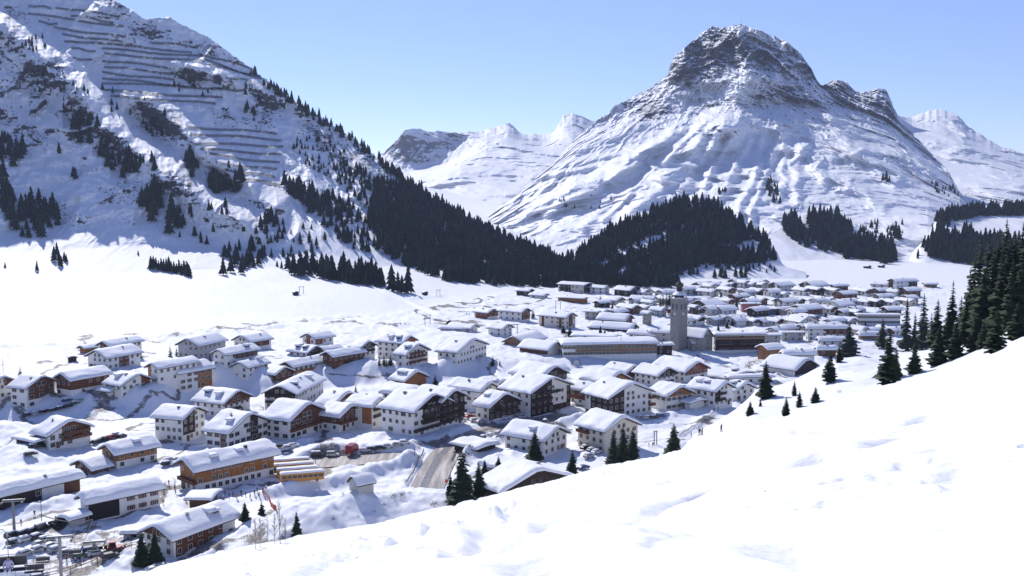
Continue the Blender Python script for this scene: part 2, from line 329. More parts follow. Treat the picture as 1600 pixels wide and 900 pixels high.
T_peak = loft("peak", 640, 1600, 1000, [[(640, 440, 1350), (1600, 430, 1350)], [(640, 422, 1600), (763, 385, 1650), (900, 372, 1600), (1050, 350, 1600), (1200, 345, 1600), (1350, 345, 1580), (1450, 348, 1560), (1600, 420, 1500)],
    [(640, 421, 1800), (763, 355, 1900), (900, 290, 1950), (1050, 245, 2050), (1150, 235, 2080), (1280, 235, 2080), (1400, 275, 1980), (1500, 315, 1900), (1600, 410, 1800)],
    [(640, 420, 1900), (763, 342, 2000), (900, 235, 2200), (1050, 165, 2350), (1150, 135, 2380), (1280, 175, 2350), (1400, 225, 2250), (1500, 303, 2050), (1600, 405, 1850)], sil_o], 640, MT_far, relO, rkO, back=(700, 700), jag=3.4, seed=3, weights=[1, 2, 2, 2])

# left mountain
sil_l = [(-250, -300, 1450), (0, -95, 1450), (100, -45, 1450), (150, -12, 1450), (180, 2, 1450), (200, 12, 1450), (225, 28, 1440), (265, 28, 1440), (300, 46, 1440), (330, 60, 1440), (350, 76, 1440), (400, 112, 1430), (450, 150, 1420), (500, 182, 1410), (550, 214, 1400), (590, 246, 1390), (640, 285, 1370), (690, 322, 1340), (740, 350, 1300), (800, 376, 1250), (850, 398, 1200), (890, 418, 1150), (930, 440, 1080), (1000, 462, 1000)]
SPUR = [(-60, 20), (0, 40), (45, 72), (80, 96), (112, 128), (150, 172), (200, 222), (260, 270), (330, 320), (420, 370), (520, 410)]
SPUR2 = [(200, 150), (235, 158), (262, 180), (290, 205), (340, 250), (380, 280), (430, 320)]
SPUR3 = [(275, 98), (330, 112), (400, 135), (470, 165)]
def relL(PX, y, Y):
    X, _, Z = at(PX, y, Y)
    d = -62 * np.exp(-(linedist(PX, y, SPUR) / 26) ** 2) - 60 * np.exp(-(linedist(PX, y, SPUR2) / 20) ** 2) - 22 * np.exp(-(linedist(PX, y, SPUR3) / 12) ** 2)
    below = softpoly(PX, y, SPUR + [(400, 600), (-300, 600), (-300, 0)], 60)
    d = d - below * 22
    gx = X + 0.55 * Z
    d = d - (ridged(gx / 75 + 0.6 * fbm(X / 60, Z / 60, 73, 3), Z / 230, 71, 4) - 0.4) * 48 - (ridged(gx / 24, Z / 40, 81, 4, 0.6) - 0.4) * 15 - fbm(X / 12, Z / 8, 91, 3) * 5.0
    d = d * (.12 + .88 * sstep(405, 320, y)) * sstep(448, 425, y)
    return d
def rkL(px, y):
    n = fbm(px / 11, y / 6, 65, 4, 0.6)
    P_ = [([(200, 40), (232, 34), (262, 50), (245, 66), (222, 64), (205, 52)], 0.62), ([(270, 118), (300, 112), (318, 118), (312, 136), (285, 136)], 0.62), ([(330, 120), (355, 118), (356, 138), (338, 134)], 0.5),
          ([(395, 130), (440, 150), (445, 165), (425, 200), (405, 190), (395, 160)], 0.55), ([(0, 0), (45, 5), (45, 35), (0, 40)], 0.45), ([(265, 60), (330, 65), (390, 105), (330, 90)], 0.42),
          ([(50, 100), (95, 85), (110, 128), (75, 115)], 0.5), ([(215, 160), (290, 170), (300, 222), (250, 225), (215, 205)], 0.47), ([(320, 165), (430, 180), (425, 205), (330, 190)], 0.45),
          ([(450, 160), (600, 250), (620, 300), (560, 290), (500, 250), (470, 220)], 0.42), ([(0, 20), (60, 60), (110, 110), (170, 200), (120, 190), (60, 130), (0, 90)], 0.27), ([(20, 195), (40, 195), (40, 215), (20, 212)], 0.5),
          ([(60, 190), (200, 250), (330, 300), (430, 340), (300, 330), (150, 270), (60, 220)], 0.2), ([(560, 290), (900, 420), (900, 450), (650, 420), (560, 350)], 0.3)]
    r = np.zeros_like(px * 1.0) + 0.35 * sstep(-.2, .4, fbm(px / 60, y / 30, 67, 3)) * sstep(400, 330, y) * (1 - .75 * softpoly(px, y, [(100, 10), (200, 40), (320, 70), (440, 130), (440, 290), (330, 290), (280, 200), (150, 170), (90, 60)], 30))
    for p, w in P_: r = np.maximum(r, w * softpoly(px, y, p, 16))
    return np.clip(r + n * 0.26 * sstep(420, 330, y) + 0.06, 0, 1)
T_left = loft("left_mountain", -250, 1000, 1100, [[(-250, 480, 700), (0, 465, 760), (200, 450, 860), (300, 450, 900), (450, 452, 940), (600, 462, 950), (700, 462, 960), (1000, 470, 960)],
    [(-250, 445, 760), (0, 438, 835), (200, 422, 920), (350, 418, 960), (500, 420, 990), (600, 432, 1000), (700, 440, 1000), (760, 452, 990), (1000, 466, 980)],
    [(-250, 400, 850), (0, 400, 930), (200, 382, 1010), (350, 386, 1040), (500, 396, 1050), (650, 420, 1045), (760, 440, 1030), (1000, 465, 985)],
    [(-250, 355, 930), (0, 360, 1010), (200, 342, 1075), (350, 352, 1090), (500, 366, 1100), (650, 402, 1085), (800, 428, 1060), (1000, 465, 988)],
    [(-250, 230, 1080), (0, 250, 1130), (200, 270, 1160), (350, 290, 1185), (500, 310, 1195), (650, 360, 1175), (800, 410, 1115), (900, 437, 1060), (1000, 464, 990)], sil_l], 620, MT_left, relL, rkL, back=(500, 420), jag=2.2, seed=4, weights=[0.5, .7, .9, 1.6, 3])

# forested knoll and the wooded hill on the right
def rel(PX, y, Y):
    X, _, Z = at(PX, y, Y); return -fbm(X / 45, Z / 25, 101, 4) * 14
T_knoll = loft("forest_knoll", 840, 1260, 300, [[(840, 470, 960), (1050, 465, 980), (1180, 450, 1020), (1260, 440, 1050)], [(840, 448, 1040), (930, 430, 1060), (1100, 425, 1080), (1200, 410, 1100), (1260, 425, 1090)],
    [(840, 446, 1100), (865, 435, 1140), (900, 395, 1190), (950, 362, 1230), (1000, 342, 1250), (1040, 324, 1260), (1075, 312, 1270), (1105, 318, 1260), (1150, 345, 1240), (1195, 372, 1210), (1215, 395, 1180), (1225, 420, 1140), (1260, 432, 1100)]], 170, MT_left, rel, None, back=(200, 120), jag=0)
T_knollr = loft("moraine_ridge", 1180, 1480, 260, [[(1180, 455, 1120), (1480, 455, 1100)], [(1180, 405, 1280), (1250, 402, 1290), (1330, 412, 1270), (1400, 420, 1250), (1480, 432, 1220)],
    [(1180, 395, 1330), (1205, 365, 1400), (1230, 348, 1450), (1270, 330, 1500), (1300, 335, 1500), (1350, 355, 1460), (1400, 385, 1400), (1430, 405, 1350), (1480, 428, 1280)]], 150, MT_left, rel, None, back=(150, 110), jag=1.5, seed=6)
T_hill = loft("wooded_hill", 1400, 1850, 300, [[(1400, 460, 1000), (1850, 470, 930)], [(1400, 428, 1200), (1460, 412, 1220), (1600, 415, 1180), (1850, 420, 1150)], [(1400, 426, 1260), (1455, 372, 1300), (1500, 378, 1290), (1600, 385, 1280), (1850, 390, 1250)],
    [(1400, 424, 1300), (1450, 372, 1420), (1470, 340, 1460), (1520, 337, 1480), (1600, 335, 1480), (1850, 330, 1480)], [(1400, 422, 1320), (1450, 368, 1460), (1468, 335, 1520), (1530, 322, 1560), (1600, 318, 1560), (1850, 310, 1560)]], 200, MT_left, rel, None, back=(250, 160), jag=0)

# valley floor
def w2(px, py, z=0):
    d = ray(px, py); k = (z - H) / d.z; return (d.x * k, d.y * k)
BANK = sorted([w2(*p) for p in [(-250, 668), (0, 662), (150, 655), (240, 650), (330, 622), (400, 616), (480, 606), (560, 604), (640, 600), (720, 590), (780, 586), (900, 577), (1000, 568), (1100, 560), (1400, 552)]])
BERM = [([w2(*p) for p in l], h, s) for l, h, s in [
    ([(425, 778), (470, 764), (520, 757), (560, 748), (645, 722)], 3.2, 3.6), ([(480, 712), (520, 706), (560, 703), (640, 700)], 1.8, 3),
    ([(700, 735), (735, 705), (790, 690), (850, 672), (910, 655)], 2.2, 3.0), ([(0, 672), (40, 690), (40, 720)], 3, 7), ([(345, 612), (380, 600), (412, 612)], 7, 8),
    ([(690, 590), (712, 580)], 5, 6), ([(490, 592), (560, 588), (640, 592)], 2.5, 6), ([(620, 715), (600, 722)], 1.2, 2), ([(60, 800), (110, 787), (140, 775)], 1.5, 4),
    ([(255, 905), (300, 885), (345, 862)], 1.3, 1.6), ([(490, 836), (560, 824), (620, 815), (700, 814)], 7.2, 16), ([(480, 835), (560, 825), (640, 810)], 1.5, 10), ([(1005, 665), (1060, 650), (1110, 640)], 1.2, 4), ([(60, 630), (130, 610), (200, 640)], 1.5, 8), ([(220, 640), (250, 632)], 3, 7)]]
ROADS = [[(661, 778), (668, 760), (679, 737), (692, 712), (716, 690), (760, 672), (820, 661), (880, 650)], [(455, 725), (520, 722), (600, 715), (640, 712)], [(430, 758), (470, 745)]]
ROADW = [[w2(*p) for p in r] for r in ROADS]; RW = [5.8, 7.0, 4]
SLUSH = [([(20, 905), (30, 850), (60, 815), (140, 800), (190, 822), (235, 822), (255, 835), (190, 870), (120, 905)], 0.50), ([(60, 905), (140, 880), (215, 850), (225, 855), (160, 890), (110, 910)], 0.8),
    ([(250, 915), (300, 893), (345, 873), (350, 880), (300, 905)], 0.7), ([(445, 735), (470, 712), (500, 706), (640, 703), (646, 712), (600, 722), (505, 742)], 0.62), ([(640, 700), (690, 685), (730, 672), (690, 700)], 0.8),
    ([(280, 765), (420, 768), (430, 782), (330, 790)], 0.25), ([(690, 655), (745, 650), (770, 664), (720, 672)], 0.45), ([(800, 664), (900, 645), (930, 640), (890, 660), (830, 668)], 0.75), ([(40, 640), (90, 634), (95, 642), (45, 650)], 0.4), ([(1150, 570), (1190, 550), (1215, 556), (1205, 572), (1160, 575)], 0.5)]
SLUSHW = [([w2(*p) for p in l], s) for l, s in SLUSH]
def zval(X, Y):
    px = 800 + F * X / Y
    bx = np.array([b[0] for b in BANK]); by = np.array([b[1] for b in BANK])
    # the bank is a curve of depth against sideways angle
    ba = bx / by; o = np.argsort(ba); Yb = np.interp(X / Y, ba[o], by[o])
    amp = np.interp(px, [-300, 500, 800, 1000, 1150], [7.5, 6.5, 4, 2, 0])
    z = amp * sstep(0, 20, Y - Yb + 3 * fbm(X / 14, Y / 14, 111, 3)) 
    # left-hand meadow climbs to the mountain foot
    r0 = np.interp(px, [-300, 0, 300, 600, 760, 860], [560, 590, 640, 720, 850, 1000]); k = np.interp(px, [-300, 0, 300, 600, 800, 900], [0.085, 0.075, 0.06, 0.05, 0.03, 0])
    e = np.maximum(0, Y - r0 + 60 * fbm(X / 130, Y / 130, 121, 2)); z = z + k * e * e / (e + 70)
    # far field rises gently
    e2 = np.maximum(0, Y - 980); z = z + 0.022 * e2 * np.interp(px, [900, 1100], [0, 1])
    d_ = 0
    for l, h, s in BERM: d_ = d_ + h * np.exp(-(linedist(X, Y, l) / s) ** 2) * (1 + (.35 if h < 4 else .07) * fbm(X / 4, Y / 4, 131, 3))
    road = np.zeros(np.shape(X))
    for l, w in zip(ROADW, RW): road = np.maximum(road, sstep(w + 2.5, w - 0.5, linedist(X, Y, l)))
    z = z + d_ * (1 - road)
    town = sstep(900, 700, Y) * sstep(150, 200, Y)
    rough = (fbm(X / 22, Y / 22, 141, 4) * 1.1 + np.maximum(0, fbm(X / 7, Y / 7, 151, 3)) * 1.3) * (0.35 + 0.65 * sstep(-200, 0, px)) * np.where(Y < r0, 1, 0.25)
    town = sstep(1010, 900, Y) * sstep(225, 250, Y) * np.where(Y < r0 - 10, 1, 0) * sstep(1330, 1280, px) * sstep(15, 40, np.abs(Y - 545) + 400 * ((px < 850) | (px > 1090)))
    town = town * (1 - sstep(318, 300, Y) * sstep(440, 480, px) * sstep(760, 720, px))
    z = z + town * (1 - road) * (np.maximum(0, fbm(X / 6.5, Y / 6.5, 155, 4, .55) - .06) * 1.5 + ridged(X / 18, Y / 18, 157, 3) * .7)
    z = z + rough * (1 - road) + fbm(X / 2.6, Y / 2.6, 161, 3) * 0.10
    # piste edges and a cut road across the meadow
    if True:
        for (l, h) in CUTS: 
            dd = linedist(X, Y, l); z = z + h * np.exp(-(dd / 2.2) ** 2)
    return z, road, town
CUTS = [([w2(*p, 2) for p in [(-200, 566), (0, 558), (130, 552), (260, 541), (330, 530), (450, 522)]], 1.4), ([w2(*p, 2) for p in [(0, 531), (250, 520), (420, 512), (560, 508), (610, 520), (640, 535)]], 1.2),
        ([w2(*p, 0) for p in [(1058, 682), (1085, 668), (1105, 652), (1118, 644)]], 0.9), ([w2(*p, 0) for p in [(640, 480), (700, 470), (760, 480)]], 1.5), ([w2(*p, 2) for p in [(690, 500), (640, 480), (600, 470)]], 1.5)]
pxs = np.linspace(-260, 1900, 900); Yr = 1 / np.linspace(1 / 150, 1 / 1500, 620); Yr = np.concatenate([Yr, [1800, 2300, 3200]])
U = (pxs - 800) / F; XX = U[None] * Yr[:, None]; YY = np.broadcast_to(Yr[:, None], XX.shape)
ZZ, road, town = zval(XX, YY)
lane = np.exp(-(fbm(XX / 42, YY / 42, 301, 3) / .09) ** 2)
rock = np.maximum(road * 0.3, town * lane * (.48 + .1 * sstep(600, 800, YY)) + town * .1)
for l, s in SLUSHW: rock = np.maximum(rock, s * softpoly(XX, YY, l, 5))
ZZ = ZZ - 0.3 * road
T_val = grid_obj("valley_floor", XX, YY, ZZ, MT_val, rock)

# the slope the camera stands on, and the tree-lined slope behind it
def fgs(name, px0, px1, nc, nr, crest, y0, Y0, extra, drop, m):
    px = np.linspace(px0, px1, nc); yc, Yc = curve(crest, px)
    t = np.linspace(0, 1, nr)[:, None]
    y = y0 + (yc[None] - y0) * t; inv = (1 / Y0) * (1 - t) + (1 / Yc[None]) * t; Y = 1 / inv
    X, Yw, Z = at(np.broadcast_to(px[None], y.shape), y, Y); Z = Z + extra(X, Yw, np.broadcast_to(px[None], y.shape), y)
    bx = []
    for i in range(1, 25):
        f = i / 24; k = (Yw[-1] + drop[0] * f) / Yw[-1]
        bx.append((X[-1] * k, Yw[-1] * k, Z[-1] - drop[1] * (0.45 * f + 0.55 * f ** 2)))
    X = np.concatenate([X, np.array([b[0] for b in bx])]); Yw = np.concatenate([Yw, np.array([b[1] for b in bx])]); Z = np.concatenate([Z, np.array([b[2] for b in bx])])
    return grid_obj(name, X, Yw, Z, m)
CR = [(-400, 1080, 60), (0, 1030, 70), (150, 968, 80), (250, 922, 88), (400, 872, 98), (500, 849, 104), (600, 827, 110), (700, 799, 118), (800, 770, 126), (880, 749, 134), (950, 729, 142), (1050, 708, 155), (1100, 692, 165), (1200, 655, 180), (1280, 630, 188), (1340, 611, 190), (1400, 598, 190), (1480, 572, 185), (1550, 546, 175), (1600, 525, 165), (1700, 488, 150), (2000, 380, 120)]
def w3(px, py, k=1.0):
    yc = np.interp(px, [c[0] for c in CR], [c[1] for c in CR]); Yc = np.interp(px, [c[0] for c in CR], [c[2] for c in CR]); t = (py - 1010) / (yc - 1010)
    a = at(px, py, 1 / ((1 / 3.4) * (1 - t) + t / Yc)); return (float(a[0]), float(a[1]))
def skit():
    r = random.Random(4); L_ = []
    for k in range(9):
        x = r.uniform(600, 1500); y = np.interp(x, [600, 1050, 1600], [840, 730, 600]) + r.uniform(5, 40); P_ = []
        for j in range(9): P_.append(w3(x, y)); x -= r.uniform(40, 75); y += r.uniform(-2, 26) + 8 * math.sin(j * 1.3 + k)
        L_.append((P_, .3))
    return L_
def ex(X, Y, px, y):
    z = fbm(X / 9, Y / 9, 171, 4) * 0.38 * sstep(8, 40, Y) + fbm(X / 1.1 + Y / 5, Y / 2.6, 181, 5, .6) * 0.05 * (1 + sstep(10, 60, Y) * 1.6) + fbm(X / 4 + Y / 9, Y / 6, 183, 4) * .14
    # old ski tracks, lumps and churned snow
    band = np.exp(-((y - np.interp(px, [300, 500, 700, 860, 1060], [895, 868, 830, 770, 712])) / 9.0) ** 2) * sstep(1130, 1040, px)
    for l_, wd in SKIT: z = z - .22 * np.exp(-(linedist(X, Y, l_) / wd) ** 2) * (1 + fbm(X / 1.5, Y / 1.5, 195, 2))
    z = z + band * (np.maximum(0, fbm(X / 1.1, Y / 1.1, 191, 5, .7)) * .42 + fbm(X / .6, Y / .6, 193, 3) * .2)
    tr = softpoly(px, y, [(1180, 760), (1350, 745), (1600, 680), (1600, 720), (1450, 750), (1300, 790), (1190, 785)], 40)
    z = z - tr * np.maximum(0, fbm(X / 0.4, Y / 0.8, 201, 3) - 0.0) * 0.4
    tr2 = softpoly(px, y, [(1000, 820), (1250, 790), (1240, 810), (1010, 850)], 30) + softpoly(px, y, [(1400, 620), (1600, 600), (1600, 640), (1420, 660)], 30)
    z = z - tr2 * np.maximum(0, fbm(X / 0.7, Y / 1.2, 205, 3)) * 0.22
    return z
SKIT = skit()
T_fg = fgs("foreground_slope", -400, 2000, 1000, 420, CR, 1010, 3.4, ex, (140, 75), MT_fg)
CR2 = [(1000, 730, 200), (1060, 706, 215), (1100, 668, 225), (1150, 640, 235), (1180, 612, 240), (1230, 594, 248), (1275, 577, 255), (1310, 562, 258), (1340, 558, 260), (1380, 556, 262), (1450, 545, 262), (1500, 527, 258), (1550, 508, 250), (1600, 492, 240), (1700, 455, 225), (2000, 350, 200)]
def ex2(X, Y, px, y):
    return fbm(X / 14, Y / 14, 211, 4) * 1.0 + np.maximum(0, fbm(X / 5, Y / 5, 215, 3)) * 1.2 * softpoly(px, y, [(1290, 545), (1400, 545), (1400, 590), (1290, 590)], 30)
px = np.linspace(1000, 2000, 300); yc, Yc = curve(CR2, px); yb, Yb_ = curve(CR, px)
def fgs2():
    t = np.linspace(0, 1, 160)[:, None]; yb2 = yb + 30; y = yb2[None] + (yc - yb2)[None] * t; inv = (1 - t) / (Yb_[None] * 0.97) + t / Yc[None]
    X, Yw, Z = at(np.broadcast_to(px[None], y.shape), y, 1 / inv); Z = Z + ex2(X, Yw, np.broadcast_to(px[None], y.shape), y)
    bx = []
    for i in range(1, 25):
        f = i / 24; k = (Yw[-1] + 150 * f) / Yw[-1]; bx.append((X[-1] * k, Yw[-1] * k, Z[-1] - 90 * (0.4 * f + 0.6 * f ** 2)))
    X, Yw, Z = [np.concatenate([a, np.array([b[i] for b in bx])]) for i, a in enumerate((X, Yw, Z))]
    return grid_obj("side_slope", X, Yw, Z, MT_fg)
T_side = fgs2()

B_all = bvh(T_val, T_left, T_knoll, T_knollr, T_hill, T_fg, T_side, T_peak)
B_val = bvh(T_val)
def hit(px, py, tree=None, far=6000):
    h = (tree or B_all).ray_cast(CAM, ray(px, py), far)
    return h[0]
def ground(x, y, tree=None):
    h = (tree or B_val).ray_cast(Vector((x, y, 900)), Vector((0, 0, -1)), 2000); return h[0].z if h[0] else 0

# roads as ribbons of slush 4 cm above the cut ground
def ribbon(name, pts, w, m, dz=0.06, w0=None):
    P_ = []
    for (a, b) in zip(pts[:-1], pts[1:]):
        n = max(2, int(math.hypot(b[0] - a[0], b[1] - a[1]) / 2)); P_ += [(a[0] + (b[0] - a[0]) * k / n, a[1] + (b[1] - a[1]) * k / n) for k in range(n)]
    P_.append(pts[-1]); A = np.array(P_)
    for _ in range(12): A[1:-1] = (A[:-2] + 2 * A[1:-1] + A[2:]) / 4
    T = np.gradient(A, axis=0); T /= np.linalg.norm(T, axis=1)[:, None]; Nn = np.stack([-T[:, 1], T[:, 0]], 1)
    c = np.linspace(-1, 1, 13)[None]; off = w0 or 0
    X = A[:, :1] + Nn[:, :1] * (off + c * w / 2); Y = A[:, 1:] + Nn[:, 1:] * (off + c * w / 2)
    Z = zval(X, Y)[0] + dz; Z = np.maximum(Z, 0)
    o = grid_obj(name, X, Y, Z, m); return o
def road_mat():
    m = bpy.data.materials.new("road_slush"); m.use_nodes = True; t = m.node_tree; b = t.nodes["Principled BSDF"]; N = t.nodes.new; L = t.links.new
    g = N("ShaderNodeNewGeometry"); mp = N("ShaderNodeMapping"); mp.inputs["Rotation"].default_value = (0, 0, R(22)); mp.inputs["Scale"].default_value = (0.9, 0.07, 1)
    n = N("ShaderNodeTexNoise"); n.inputs["Scale"].default_value = 0.7; n.inputs["Detail"].default_value = 6; L(g.outputs["Position"], mp.inputs["Vector"]); L(mp.outputs[0], n.inputs["Vector"])
    r = N("ShaderNodeValToRGB"); r.color_ramp.elements[0].position = 0.35; r.color_ramp.elements[1].position = 0.66
    r.color_ramp.elements[0].color = (0.17, 0.15, 0.14, 1); r.color_ramp.elements[1].color = (0.50, 0.46, 0.43, 1); e = r.color_ramp.elements.new(0.5); e.color = (0.30, 0.26, 0.235, 1)
    L(n.outputs[0], r.inputs[0]); L(r.outputs[0], b.inputs["Base Color"]); b.inputs["Roughness"].default_value = 0.6
    return m
MR = road_mat()
ribbon("main_road", ROADW[0], 10.8, MR); ribbon("wheel_track", ROADW[0], 2.6, M_wet, 0.10, 1.2)
ribbon("parking_lot", ROADW[1], 13, MR, 0.03)

# ------------------------------------------------------------------ houses
def window_mesh(name, w, h, fmat, shut=None):
    b = MB(); f = 0.11
    b.box(-w / 2 - f, w / 2 + f, -0.09, 0, -h / 2 - f, -h / 2, 0); b.box(-w / 2 - f, w / 2 + f, -0.09, 0, h / 2, h / 2 + f, 0)
    b.box(-w / 2 - f, -w / 2, -0.09, 0, -h / 2, h / 2, 0); b.box(w / 2, w / 2 + f, -0.09, 0, -h / 2, h / 2, 0)
    b.box(-0.03, 0.03, -0.07, 0, -h / 2, h / 2, 0); b.box(-w / 2, w / 2, -0.045, 0, -h / 2, h / 2, 1)
    if shut:
        for s in (-1, 1): b.box(min(s * (w / 2 + .14), s * (w / 2 + .6)), max(s * (w / 2 + .14), s * (w / 2 + .6)), -0.07, 0, -h / 2, h / 2, 2)
    o = b.build(name, [fmat, M_glass, shut or M_frame]); me = o.data; bpy.data.objects.remove(o); return me
WIN = {'n': window_mesh("window", 1.25, 1.35, M_frame), 'b': window_mesh("window", 1.25, 1.35, M_frameb), 's': window_mesh("window", 1.1, 1.25, M_frame, mat("shutter_red", (0.22, 0.03, 0.025), 0.7)),
       'g': window_mesh("window", 1.1, 1.25, M_frame, mat("shutter_dark", (0.05, 0.05, 0.035), 0.7)), 'w': window_mesh("window", 2.2, 1.45, M_frame), 'L': window_mesh("window", 1.7, 1.6, M_frame)}
DOOR = None
def door_mesh():
    b = MB(); b.box(-0.55, 0.55, -0.06, 0, 0, 2.1, 0); b.box(-0.7, -0.55, -0.1, 0, 0, 2.25, 1); b.box(0.55, 0.7, -0.1, 0, 0, 2.25, 1); b.box(-0.55, 0.55, -0.1, 0, 2.1, 2.25, 1); b.box(-0.3, 0.3, -0.08, 0, 1.1, 1.8, 2)
    o = b.build("door", [M_b, M_frameb, M_glass]); me = o.data; bpy.data.objects.remove(o); return me
DOOR = door_mesh()
def put(name, me, parent, loc, rz=0, sc=None):
    o = bpy.data.objects.new(name, me); COL.objects.link(o); o.parent = parent; o.location = loc; o.rotation_euler = (0, 0, rz)
    if sc: o.scale = sc
    return o
def snowcap(W, D, zf, T, seed, nx, ny, lump=0.18, yo=0):
    """rounded blanket of snow over a roof W x D whose roof line is zf(x)"""
    a = np.sin(np.linspace(-1, 1, nx) * math.pi / 2); a = np.sign(a) * np.abs(a) ** 0.8; b = np.sin(np.linspace(-1, 1, ny) * math.pi / 2)
    Aa, Bb = np.meshgrid(a, b); X = Aa * W / 2; Y = Bb * D / 2
    e = (1 - np.abs(Aa) ** 16) ** 0.5 * (1 - np.abs(Bb) ** 18) ** 0.5
    X2 = X * (1 + 0.02 * (vn(Y / 2.3, X * 0 + seed, 3) - 0.5) * 2); lum = fbm(X / 4.5 + seed * 3.1, Y / 4.5 + seed, seed % 97, 3)
    Z = zf(X) + T * e * (1 + lump * 2.6 * lum) + 0.02
    n, k = X.shape; top = np.stack([X2, Y + yo, Z], -1).reshape(-1, 3); bot = np.stack([X2, Y + yo, zf(X) + 0.004], -1).reshape(-1, 3)
    V = np.concatenate([top, bot]); idx = np.arange(n * k).reshape(n, k); Fs = []
    for i in range(n - 1):
        for j in range(k - 1):
            Fs.append((idx[i, j], idx[i, j + 1], idx[i + 1, j + 1], idx[i + 1, j]))
    bd = list(idx[0, :]) + list(idx[1:, -1]) + list(idx[-1, :-1][::-1]) + list(idx[1:-1, 0][::-1]); m = n * k
    for p, q in zip(bd, bd[1:] + bd[:1]): Fs.append((q, p, p + m, q + m))
    return V.tolist(), [tuple(int(x) for x in f) for f in Fs]
NH = [0]
def panel(W, D, h, tp, face, x0, x1, z0, z1, side, off=0.07):
    """cladding board on the gable ('f') or the visible long side ('s'); x0..x1 and z0..z1 are fractions, z1 > 1 follows the gable"""
    b = MB(); gb = lambda x: h + (W / 2 - abs(x)) * tp
    if face == 'f':
        a, c = -W / 2 + x0 * W, -W / 2 + x1 * W; zt = (lambda x: min(z1 * h, gb(x) - 0.02)) if z1 <= 1 else (lambda x: gb(x) - 0.02)
        xs = [a] + ([0] if a < 0 < c else []) + [c]
        poly = [(a, z0 * h)] + [(c, z0 * h)] + [(x, zt(x)) for x in xs[::-1]]
        b.prism(poly, -D / 2 - off, -D / 2 + 0.02)
    else:
        s = side; a, c = -D / 2 + x0 * D, -D / 2 + x1 * D; z1 = min(z1, 1)
        b.box(*(sorted((s * (W / 2 - 0.02), s * (W / 2 + off)))), a, c, z0 * h, z1 * h - 0.02)
    return b
def balcony(parent, W, D, h, face, x0, x1, zf, side, m, dep=1.15):
    b = MB(); z = zf * h; wl = WM[m]
    if face == 'f':
        a, c = -W / 2 + x0 * W, -W / 2 + x1 * W; y = -D / 2 - 0.08
        b.box(a, c, y - dep, y, z - 0.16, z, 0); b.box(a, c, y - dep, y - dep + 0.07, z, z + 0.85, 0); b.box(a - 0.03, c + 0.03, y - dep - 0.04, y - dep + 0.1, z + 0.87, z + 1.0, 0)
        for e in (a, c - 0.07): b.box(e, e + 0.07, y - dep + 0.075, y, z, z + 0.84, 0)
    else:
        a, c = -D / 2 + x0 * D, -D / 2 + x1 * D; s = side; X = lambda p, q: sorted((s * p, s * q)); x = W / 2 + 0.08
        b.box(*X(x, x + dep), a, c, z - 0.16, z, 0); b.box(*X(x + dep - 0.07, x + dep), a, c, z, z + 0.85, 0); b.box(*X(x + dep - 0.1, x + dep + 0.04), a - .03, c + .03, z + 0.87, z + 1.0, 0)
        for e in (a, c - 0.07): b.box(*X(x, x + dep - 0.075), e, e + 0.07, z, z + 0.84, 0)
    return b.build("balcony", wl, parent)
